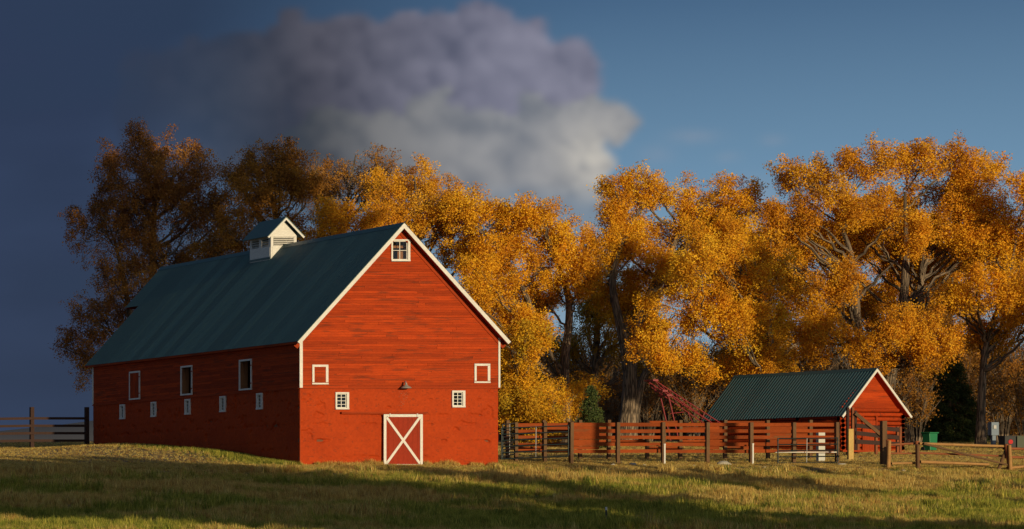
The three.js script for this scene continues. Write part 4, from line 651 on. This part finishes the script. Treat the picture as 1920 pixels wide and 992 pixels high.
const TREES = [
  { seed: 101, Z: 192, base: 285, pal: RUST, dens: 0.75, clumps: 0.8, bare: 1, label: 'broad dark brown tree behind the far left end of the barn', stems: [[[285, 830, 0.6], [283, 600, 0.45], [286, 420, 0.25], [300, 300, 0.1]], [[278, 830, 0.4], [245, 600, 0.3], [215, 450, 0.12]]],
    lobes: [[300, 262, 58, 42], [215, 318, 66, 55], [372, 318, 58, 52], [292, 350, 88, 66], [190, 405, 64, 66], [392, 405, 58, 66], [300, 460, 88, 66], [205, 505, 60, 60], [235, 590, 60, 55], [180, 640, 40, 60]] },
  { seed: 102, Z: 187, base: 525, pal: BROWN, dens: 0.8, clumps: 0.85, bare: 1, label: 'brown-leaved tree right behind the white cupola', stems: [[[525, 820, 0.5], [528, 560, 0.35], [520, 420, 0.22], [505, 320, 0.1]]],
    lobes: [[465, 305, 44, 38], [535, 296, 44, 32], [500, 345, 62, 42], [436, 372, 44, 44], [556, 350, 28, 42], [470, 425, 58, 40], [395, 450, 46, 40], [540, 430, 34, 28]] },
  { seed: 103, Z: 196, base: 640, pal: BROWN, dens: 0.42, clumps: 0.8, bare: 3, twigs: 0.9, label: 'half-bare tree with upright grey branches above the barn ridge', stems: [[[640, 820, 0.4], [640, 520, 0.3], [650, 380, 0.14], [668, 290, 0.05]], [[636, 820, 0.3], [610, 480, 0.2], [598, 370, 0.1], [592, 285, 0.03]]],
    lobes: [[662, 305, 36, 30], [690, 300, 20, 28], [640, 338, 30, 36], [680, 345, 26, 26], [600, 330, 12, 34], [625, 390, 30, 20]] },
  { seed: 104, Z: 184, base: 630, pal: AMBER, dens: 0.9, label: 'low amber tree between cupola and barn gable peak', stems: [[[630, 820, 0.35], [632, 520, 0.25], [640, 420, 0.1]]], lobes: [[590, 418, 34, 28], [640, 405, 40, 30], [690, 410, 36, 32], [620, 450, 60, 30], [700, 445, 40, 26]] },
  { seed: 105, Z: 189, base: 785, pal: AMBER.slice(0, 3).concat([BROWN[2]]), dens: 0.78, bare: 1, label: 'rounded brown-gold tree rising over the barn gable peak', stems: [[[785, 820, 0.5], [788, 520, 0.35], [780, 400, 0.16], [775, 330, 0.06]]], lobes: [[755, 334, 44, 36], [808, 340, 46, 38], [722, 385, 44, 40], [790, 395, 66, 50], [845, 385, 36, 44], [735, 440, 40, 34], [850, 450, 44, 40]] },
  { seed: 106, Z: 184, base: 1055, pal: GOLD, label: 'big golden domed tree right of the barn roof', stems: [[[1062, 800, 0.5], [1058, 690, 0.4], [1060, 560, 0.28], [1020, 440, 0.1]], [[1058, 690, 0.3], [990, 560, 0.22], [930, 450, 0.08]]],
    lobes: [[900, 385, 42, 36], [962, 388, 50, 38], [1028, 408, 50, 40], [1074, 446, 38, 44], [930, 450, 66, 52], [1010, 478, 66, 56], [1082, 500, 32, 40], [892, 520, 54, 48], [966, 548, 60, 46], [1046, 540, 42, 32], [915, 590, 48, 40], [975, 608, 36, 30], [1040, 600, 40, 34, -3], [1000, 650, 30, 34, -2]] },
  { seed: 107, Z: 177, base: 962, pal: OLIVE.slice(0, 2).concat(GOLD.slice(0, 2)), name: 'poplar_tree', label: 'slim yellow-green tree close beside the barn wall', stems: [[[962, 830, 0.2], [960, 720, 0.14], [955, 620, 0.05]]], lobes: [[945, 640, 30, 42], [965, 690, 36, 44], [945, 745, 34, 44], [990, 745, 34, 40], [965, 790, 46, 28], [1010, 780, 30, 28]] },
  { seed: 108, Z: 191, base: 1172, pal: GOLD, label: 'tall old tree with thick split trunk behind the corral', stems: [[[1172, 820, 0.8], [1178, 700, 0.56], [1168, 620, 0.4], [1150, 520, 0.28], [1180, 420, 0.12]], [[1178, 700, 0.45], [1200, 600, 0.3], [1260, 460, 0.25], [1290, 380, 0.08]], [[1180, 690, 0.4], [1222, 690, 0.3], [1262, 712, 0.14]]],
    lobes: [[1166, 352, 36, 32], [1228, 344, 48, 26], [1298, 356, 50, 34], [1346, 372, 32, 32], [1138, 392, 26, 28], [1200, 420, 56, 44], [1285, 415, 60, 36], [1350, 420, 40, 34], [1160, 465, 44, 34], [1225, 480, 54, 40], [1180, 540, 50, 40, -2], [1240, 560, 44, 50, -3], [1290, 500, 50, 50, -3]] },
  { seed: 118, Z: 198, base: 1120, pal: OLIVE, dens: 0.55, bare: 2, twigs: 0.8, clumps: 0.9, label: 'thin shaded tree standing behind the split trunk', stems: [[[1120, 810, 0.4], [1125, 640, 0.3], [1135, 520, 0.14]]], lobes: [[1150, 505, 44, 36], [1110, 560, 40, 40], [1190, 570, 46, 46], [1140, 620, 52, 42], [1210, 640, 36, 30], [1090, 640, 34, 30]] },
  { seed: 109, Z: 175, base: 1452, pal: GOLD, label: 'bright orange-gold tree leaning out above the corral', stems: [[[1452, 830, 0.45], [1448, 700, 0.36], [1440, 600, 0.26], [1420, 480, 0.1]], [[1446, 690, 0.24], [1400, 650, 0.2], [1340, 632, 0.12], [1285, 585, 0.05]]],
    lobes: [[1252, 500, 40, 44], [1302, 458, 44, 40], [1352, 440, 48, 42], [1404, 432, 48, 40], [1240, 590, 36, 50], [1306, 556, 52, 54], [1380, 516, 56, 50], [1440, 500, 46, 56], [1264, 648, 38, 34], [1345, 590, 50, 36], [1420, 585, 54, 46], [1475, 580, 40, 50], [1398, 676, 44, 20], [1450, 660, 50, 32]] },
  { seed: 110, Z: 184, base: 1660, pal: AMBER, label: 'hugest amber tree with a pale leaning trunk above the log shed', stems: [[[1652, 820, 0.75], [1668, 690, 0.5], [1688, 600, 0.42], [1698, 480, 0.3], [1690, 360, 0.1]], [[1640, 820, 0.5], [1612, 600, 0.36], [1598, 480, 0.22], [1560, 380, 0.08]], [[1690, 590, 0.3], [1730, 500, 0.2], [1790, 400, 0.08]]],
    lobes: [[1540, 312, 50, 36], [1618, 300, 54, 32], [1700, 298, 64, 32], [1780, 318, 56, 36], [1840, 352, 44, 38], [1502, 386, 44, 38], [1576, 372, 66, 46], [1680, 370, 74, 46], [1778, 392, 66, 50], [1850, 420, 42, 48], [1474, 446, 50, 48], [1545, 440, 40, 34, -2], [1650, 440, 40, 30, 3], [1760, 470, 56, 44, -3], [1510, 530, 56, 48, 2], [1600, 596, 60, 42, 5], [1640, 650, 40, 34, 5], [1560, 640, 50, 36, 4], [1500, 620, 50, 50, 1], [1640, 420, 70, 46, -3], [1560, 490, 56, 50, -4], [1690, 430, 50, 40, -4], [1810, 460, 56, 50, -4], [1720, 540, 40, 40, -5], [1800, 440, 50, 44, 2]] },
  { seed: 111, Z: 180, base: 1848, pal: GOLD.slice(0, 2).concat(AMBER.slice(0, 2)), label: 'gold tree with slender pale trunk at the right picture edge', stems: [[[1846, 830, 0.42], [1846, 720, 0.3], [1858, 640, 0.24], [1890, 520, 0.12], [1910, 400, 0.05]]],
    lobes: [[1910, 352, 40, 36], [1960, 350, 50, 44], [1880, 440, 46, 46], [1935, 440, 56, 56], [1830, 535, 50, 38], [1886, 556, 56, 44], [1945, 580, 54, 54], [1800, 555, 34, 28], [1870, 610, 40, 26]] },
  { seed: 112, Z: 200, base: 1420, pal: AMBER, dens: 0.8, label: 'amber tree filling in behind the leaning gold tree', stems: [[[1420, 820, 0.5], [1425, 560, 0.3], [1430, 450, 0.1]]], lobes: [[1410, 450, 50, 40], [1460, 450, 60, 50], [1380, 480, 60, 50], [1450, 540, 70, 50], [1530, 600, 60, 60], [1340, 520, 50, 40], [1400, 640, 60, 40]] },
  { seed: 114, Z: 203, base: 1740, pal: AMBER, dens: 0.8, label: 'amber tree filling in behind the hugest tree', stems: [[[1740, 820, 0.5], [1745, 560, 0.3], [1740, 430, 0.1]]], lobes: [[1620, 430, 60, 50], [1700, 440, 60, 50], [1780, 470, 66, 56], [1650, 520, 60, 50], [1590, 540, 50, 50], [1740, 550, 56, 46], [1830, 480, 50, 50], [1900, 500, 60, 60], [1680, 600, 60, 50]] },
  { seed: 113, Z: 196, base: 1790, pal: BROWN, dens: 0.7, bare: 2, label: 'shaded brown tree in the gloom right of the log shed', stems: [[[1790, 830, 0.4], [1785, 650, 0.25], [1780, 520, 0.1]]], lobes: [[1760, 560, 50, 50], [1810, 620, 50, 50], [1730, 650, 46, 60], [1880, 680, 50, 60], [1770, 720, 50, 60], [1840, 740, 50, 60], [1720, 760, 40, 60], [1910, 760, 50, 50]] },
];
TREES.forEach(tree);
// unseen trees: a row shading the bank, others added to shade distant trees
const OUT = 'trees outside the picture towards the sun';
const W2 = (X, y, Z, r, ry) => [X + EYE[0], y, EYE[2] - Z, r, ry ?? r];
function outTree(seed, X, Z, lobes, label, trunkR = 0.5) { const top = Math.max(...lobes.map((l) => l[1])); tree({ seed, m: true, base: [X + EYE[0], EYE[2] - Z], pal: GOLD, spray: SPRAY_BIG, dens: 0.5, clumps: 0.42, clumpSize: 1.5, twigs: 0.2, group: OUT, label, stems: [[[X + EYE[0], 0, trunkR], [X + EYE[0] + 0.4, top * 0.5, trunkR * 0.7], [X + EYE[0], top, trunkR * 0.2]]], lobes: lobes.map((l) => W2(...l)) }); }
outTree(201, 91, 113, [[89.4, 17, 113, 3.2, 3.4], [93.5, 17.5, 112, 3.4, 3.6], [90.8, 22, 113, 4, 3.6], [95, 22.5, 114, 3.4, 3.8], [90, 26, 112, 3, 3.2], [93, 27.5, 113, 4, 3.6], [91, 31, 113, 3, 2.6]], 'very tall unseen cottonwood added outside the right edge to shade the left trees', 0.7);  // added tall pair, crowns placed to block sun from the left trees
outTree(202, 97.5, 112, [[97, 18, 112, 3, 3.6], [100, 21, 113, 2.4, 3], [97.5, 24, 112, 3.2, 3.4], [97, 28.5, 112, 2.4, 2.8]], 'second very tall unseen cottonwood added to shade the left trees', 0.6);
outTree(203, 121, 140, [[119, 13, 140, 3, 3], [122.5, 14, 141, 3, 3], [120.5, 17.5, 140, 3, 2.6], [117.5, 16, 140, 2, 2.2]], 'unseen cottonwood beyond the log shed corner set to shade the old trunk', 0.4);  // unseen blockers placed to shade the old trunk and the right-hand trees
outTree(204, 136, 150, [[133, 8, 150, 2.8, 3], [137, 8.5, 150, 3, 3.2], [135, 12, 150, 3, 2.4], [140, 11, 151, 3, 3]], 'low unseen cottonwood beyond the pole fence set to shade the right-hand trees', 0.4);
for (const [k, X, top, r] of [[0, 53, 12.4, 3.6], [1, 58.5, 12.8, 3.6], [2, 64, 14.2, 3.8], [3, 69.5, 14.4, 3.8], [4, 74.2, 12.4, 2.4]])  // row read from bank shadows; left crowns raised to darken the left ground
  outTree(210 + k, X, 60 - (k % 3) * 2, [[X, top - r, 60, r, r], [X - r * 0.7, top - r * 1.7, 60, r * 0.8, r * 0.8], [X + r * 0.7, top - r * 1.6, 61, r * 0.8, r * 0.9], [X, top - r * 2.2, 59, r * 0.9, r], [X, 3.2, 60, r, 2.4], [X + 1.5, 0.2, 60, r, 2.2]], ['first', 'second', 'third', 'fourth', 'fifth'][k] + ' of a row of cottonwoods outside the picture by the photographer', 0.35);
outTree(216, 78.6, 60, [[78.4, 6.6, 60, 2, 2], [79.5, 4.0, 60, 2, 1.8], [77.6, 3, 60, 1.8, 1.6]], 'small cottonwood at the end of the row outside the picture', 0.25);
outTree(217, 82.6, 60, [[82.6, 8.6, 60, 1.8, 1.6], [81.8, 6.8, 60, 1.5, 1.2]], 'rounded small cottonwood standing apart outside the picture', 0.2);
outTree(218, 93.8, 60, [[93.2, 9.3, 60, 2.0, 1.5], [95.0, 8.7, 60, 1.5, 1.2]], 'lone small cottonwood farthest right outside the picture', 0.16);

// spruce
{
  const spruce = (px, Z, h, rad, label, seed) => {
    const p = gAt(px, Z), t = thing('spruce_tree', label, 'tree', p.toArray(), 0, 'spruces among the trees'), r = rng(seed), wood = new MB().tube([V3(0, -0.2, 0), V3(0, h / 2, 0), V3(0, h, 0)], [0.14 * h / 4, 0.08 * h / 4, 0.01], 7), list = [];
    for (let y = 0.25; y < h; y += 0.17) { const R0 = rad * (1 - y / h) + 0.06, n = Math.round(5 + 9 * R0); for (let k = 0; k < n; k++) { const a = r() * 6.283, e = V3(Math.cos(a) * R0, y - 0.25 * R0, Math.sin(a) * R0); if (R0 > 0.3) wood.tube([V3(0, y, 0), V3(e.x * 0.5, y + 0.02, e.z * 0.5), e], [0.02, 0.014, 0.005], 3); for (let j = 0; j < 4 + 8 * R0; j++) { const f = 0.25 + 0.8 * Math.sqrt(r()); list.push({ x: e.x * f + (r() - 0.5) * 0.2, y: lerp(y, e.y, f) + (r() - 0.5) * 0.14, z: e.z * f + (r() - 0.5) * 0.2, rx: r() * 6, ry: r() * 6, rz: r() * 6, s: 0.6 + 0.4 * r(), c: mul3(mix3([0.05, 0.09, 0.03], [0.12, 0.14, 0.035], r()), 0.8 + 0.4 * r()) }); } } }
    mesh('trunk', wood.geo(), bark, t); instances('crown', SPRAY_FINE, leafMat, list, t); leafCount += list.length;
  };
  spruce(1108, 172, 3.6, 1.0, 'small green spruce beside the old trunk behind the corral', 5);
  spruce(1782, 190, 6.8, 2.0, 'dark spruce in the gloom behind the green bin', 6);
}
// shrubs: a thicket of twigs with a few leaves, behind the corral and under the trees
{
  const kinds = [[0.5, GOLD, 'golden'], [0.18, BROWN, 'grey-brown'], [0.10, RUST, 'bare grey']];
  const shrub = (px, Z, h, w, kind, label, seed) => {
    const p = gAt(px, Z), t = thing('shrub', label, 'shrub', p.toArray(), 0, 'thicket behind the corral'), r = rng(seed), wood = new MB(), list = [], [leaf, pal] = kinds[kind];
    for (let k = 0; k < 26; k++) {
      const a = r() * 6.283, lean = w * Math.sqrt(r()), top = V3(Math.cos(a) * lean, h * (0.6 + 0.4 * r()), Math.sin(a) * lean * 0.7), m = V3(top.x * 0.35, top.y * 0.55, top.z * 0.35), b = V3(top.x * 0.12, -0.1, top.z * 0.12);
      wood.tube([b, m, top], [0.035, 0.022, 0.006], 4);
      for (let j = 0; j < 9; j++) { const f = 0.3 + 0.7 * r(), s = f < 0.5 ? b.clone().lerp(m, f * 2) : m.clone().lerp(top, f * 2 - 1), e = s.clone().add(V3((r() - 0.5) * 1.1, 0.2 + r() * 0.8, (r() - 0.5) * 1.1)); wood.tube([s, s.clone().lerp(e, 0.5).add(V3((r() - 0.5) * 0.15, 0, 0)), e], [0.016, 0.011, 0.004], 3); const n = Math.round(leaf * 14 * (0.5 + r())); for (let q = 0; q < n; q++) list.push({ x: e.x + (r() - 0.5) * 0.6, y: e.y + (r() - 0.5) * 0.6, z: e.z + (r() - 0.5) * 0.6, rx: r() * 6, ry: r() * 6, rz: r() * 6, s: 0.6 + 0.4 * r(), c: mul3(pal[(r() * 4) | 0], 0.75 + 0.4 * r()) }); }
    }
    mesh('twigs', wood.geo(), bark, t); if (list.length) instances('leaves', SPRAY_FINE, leafMat, list, t); leafCount += list.length;
  };
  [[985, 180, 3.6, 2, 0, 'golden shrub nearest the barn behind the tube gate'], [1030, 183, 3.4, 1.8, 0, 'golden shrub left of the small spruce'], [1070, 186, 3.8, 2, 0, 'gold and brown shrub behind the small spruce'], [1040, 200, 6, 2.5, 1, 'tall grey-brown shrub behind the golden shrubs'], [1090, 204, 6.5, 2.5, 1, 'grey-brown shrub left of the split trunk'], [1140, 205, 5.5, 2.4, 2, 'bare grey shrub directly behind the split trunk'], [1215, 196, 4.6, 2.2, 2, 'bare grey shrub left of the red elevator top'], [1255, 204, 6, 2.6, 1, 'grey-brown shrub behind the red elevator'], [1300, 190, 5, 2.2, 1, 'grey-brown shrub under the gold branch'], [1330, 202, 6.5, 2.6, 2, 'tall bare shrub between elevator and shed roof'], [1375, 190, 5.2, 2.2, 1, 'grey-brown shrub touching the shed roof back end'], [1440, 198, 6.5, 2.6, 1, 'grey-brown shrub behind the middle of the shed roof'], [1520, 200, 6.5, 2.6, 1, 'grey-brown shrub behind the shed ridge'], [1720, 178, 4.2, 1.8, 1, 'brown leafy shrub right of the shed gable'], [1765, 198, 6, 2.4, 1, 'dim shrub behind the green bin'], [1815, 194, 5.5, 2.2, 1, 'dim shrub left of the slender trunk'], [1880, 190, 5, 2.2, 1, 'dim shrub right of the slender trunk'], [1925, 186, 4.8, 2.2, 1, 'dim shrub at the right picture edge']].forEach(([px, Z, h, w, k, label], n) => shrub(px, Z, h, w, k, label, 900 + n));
}
// the wood beyond: one grey mass of twigs
{
  const r = rng(71), w = new MB();
  for (let k = 0; k < 34; k++) { const a = r() * 6.283, d = 3 * Math.sqrt(r()), b = V3(Math.cos(a) * d, 0, Math.sin(a) * d), t = V3(b.x + (r() - 0.5) * 1.5, 4 + 4 * r(), b.z + (r() - 0.5) * 1.5), m = b.clone().lerp(t, 0.5).add(V3((r() - 0.5) * 0.5, 0, 0)); w.tube([b, m, t], [0.06, 0.04, 0.01], 3); for (let j = 0; j < 16; j++) { const s = (j % 2 ? b.clone().lerp(m, 0.3 + 0.7 * r()) : m.clone().lerp(t, r())), e = s.clone().add(V3((r() - 0.5) * 1.8, 0.3 + r() * 1.1, (r() - 0.5) * 1.8)); w.tube([s, s.clone().lerp(e, 0.5).add(V3(0, (r() - 0.5) * 0.2, 0)), e], [0.026, 0.02, 0.008], 3); } }
  const list = []; for (let k = 0; k < 90; k++) { const Z = 215 + 45 * r(), p = gAt(920 + 1060 * ((k + r()) / 90), Z); list.push({ x: p.x, y: p.y - 0.1, z: p.z, ry: r() * 6.28, s: 0.8 + 0.4 * r(), sy: 0.7 + 0.5 * r(), c: mul3([0.75, 0.68, 0.62], 0.7 + 0.5 * r()) }); }
  const m = instances('distant_woods', w.geo(), bark, list, scene); m.userData = { kind: 'stuff', label: 'grey leafless thicket in the distance behind the trees', category: 'woods' };
}
// grass
{
  const tuft = (n, rad, h, w, seed) => { const r = rng(seed), p = [], nn = [], idx = []; for (let k = 0; k < n; k++) { const a = r() * 6.283, d = rad * Math.sqrt(r()), x = Math.cos(a) * d, z = Math.sin(a) * d, b = r() * 6.283, lx = Math.cos(b), lz = Math.sin(b), hh = h * (0.5 + 0.6 * r()), lean = hh * (0.15 + 0.5 * r()), ww = w * (0.7 + 0.6 * r()), s = p.length / 3; for (const [f, t, side] of [[0, 0, -1], [0, 0, 1], [0.35, 0.6, -0.75], [0.35, 0.6, 0.75], [1, 1, 0]]) { p.push(x + lx * lean * f - lz * ww * side * 0.5, hh * t, z + lz * lean * f + lx * ww * side * 0.5); } idx.push(s, s + 1, s + 2, s + 2, s + 1, s + 3, s + 2, s + 3, s + 4); } const g = new THREE.BufferGeometry(); g.setAttribute('position', new THREE.Float32BufferAttribute(p, 3)); g.setIndex(idx); return g; };
  const r = rng(4242), bank = [], yard = [], grassMat = new THREE.MeshPhysicalMaterial({ color: rgb([1, 1, 1]), roughness: 0.9, transmission: 0.3, thickness: 0, specularIntensity: 0.2, side: THREE.DoubleSide });
  const straw = [[0.70, 0.51, 0.14], [0.60, 0.40, 0.10], [0.74, 0.58, 0.19], [0.40, 0.23, 0.065]], green = [[0.27, 0.29, 0.04], [0.40, 0.39, 0.055], [0.15, 0.19, 0.03], [0.56, 0.48, 0.09]];
  const put = (list, x, z, s, tall) => { const g = greenness(x, z), c = r() < g ? green[(r() * 4) | 0] : straw[(r() * 4) | 0]; list.push({ x, y: ground(x, z) - 0.02, z, ry: r() * 6.28, rx: (r() - 0.5) * 0.3, rz: (r() - 0.5) * 0.3, s, sy: s * tall, c: mul3(c, 0.8 + 0.4 * r()) }); };
  for (let k = 0; k < 400000; k++) {
    const Z = 90 + 57.5 * r(), px = -60 + 2040 * r(), x = (px - PX) * Z / F + EYE[0], z = EYE[2] - Z;
    if (z < 0.12 && x > -4.95 && x < 4.95) continue; const clump = fbm(x / 0.8, z / 0.6, 2, 88); if (clump < 0.32 && r() < 0.7) continue;
    const low = sstep(144, 136, Z); put(bank, x, z, 0.5 + 0.5 * r() * (0.6 + 0.8 * clump), lerp(0.45, 1.15, low) * (0.55 + 0.9 * clump));
  }
  // taller clumps
  for (let k = 0; k < 4200; k++) { const Z = 102 + 40 * r(), px = -60 + 2040 * r(), x0 = (px - PX) * Z / F + EYE[0], z0 = EYE[2] - Z; if (fbm(x0 / 4, z0 / 3, 3, 133) < 0.52) continue; const n = 5 + 10 * r(), g = 1.1 + 0.8 * r(); for (let j = 0; j < n; j++) put(bank, x0 + (r() - 0.5) * 0.7, z0 + (r() - 0.5) * 0.5, g * (0.6 + 0.5 * r()), 1.1); }
  for (let k = 0; k < 60000; k++) { const Z = 146.5 + 42 * Math.pow(r(), 1.2), px = -60 + 2040 * r(), x = (px - PX) * Z / F + EYE[0], z = EYE[2] - Z; if (z < 0.1 && z > -24.2 && x > -4.95 && x < 4.95) continue; const berm = Math.exp(-(((x + 5.8) / 1.2) ** 2)) * sstep(-20, -14, z); put(yard, x, z, 0.5 + 0.4 * r(), 0.5 + 0.7 * berm); }
  // a fringe along the foot of the barn
  for (let k = 0; k < 2600; k++) { const x = -4.9 + 9.9 * r(); if (x > -0.9 && x < 1.1) continue; const n = fbm(x * 1.3, 3, 3, 99); if (n < 0.42) continue; put(yard, x, 0.05 + 0.35 * r() * r(), 0.5 + 0.5 * r(), 0.5 + 1.4 * n * r()); }
  for (let k = 0; k < 5000; k++) put(yard, -4.95 - 1.3 * r() * r(), -20 * r(), 0.6 + 0.4 * r(), 1.0);
  const T = tuft(9, 0.13, 0.26, 0.016, 5);
  const b = instances('bank_grass', T, grassMat, bank, scene); b.userData = { kind: 'stuff', label: 'straw and green grass growing on the sloping bank', category: 'grass' };
  const y = instances('yard_grass', T, grassMat, yard, scene); y.userData = { kind: 'stuff', label: 'short dry grass around the barn and corral', category: 'grass' };
  // tall weeds in the foreground
  [[1216, 107, 'tall thin weed in the foreground right of the steel stake'], [1198, 107.6, 'smaller weed beside the tall thin foreground weed']].forEach(([px, Z, label], k) => { const p = gAt(px, Z), t = thing('weed', label, 'weed', p.toArray(), 0, 'weeds in the foreground'), w = new MB(), q = rng(60 + k); for (let j = 0; j < 6; j++) { const e = V3((q() - 0.5) * 0.4, (0.5 + 0.35 * q()) * (k ? 0.7 : 1), (q() - 0.5) * 0.4); w.tube([V3(0, -0.05, 0), V3(e.x * 0.3, e.y * 0.5, e.z * 0.3), e], [0.009, 0.007, 0.003], 4); } mesh('stems', w.geo(), std([0.33, 0.24, 0.09], 0.9), t); const l = []; for (let j = 0; j < 90; j++) l.push({ x: (q() - 0.5) * 0.4, y: 0.15 + q() * 0.6 * (k ? 0.7 : 1), z: (q() - 0.5) * 0.4, rx: q() * 6, ry: q() * 6, rz: q() * 6, s: 0.16 + 0.1 * q(), c: [0.4, 0.3, 0.1] }); instances('leaves', SPRAY_FINE, grassMat, l, t); });
}
console.log('leaf sprays', leafCount);
renderer.render(scene, camera);
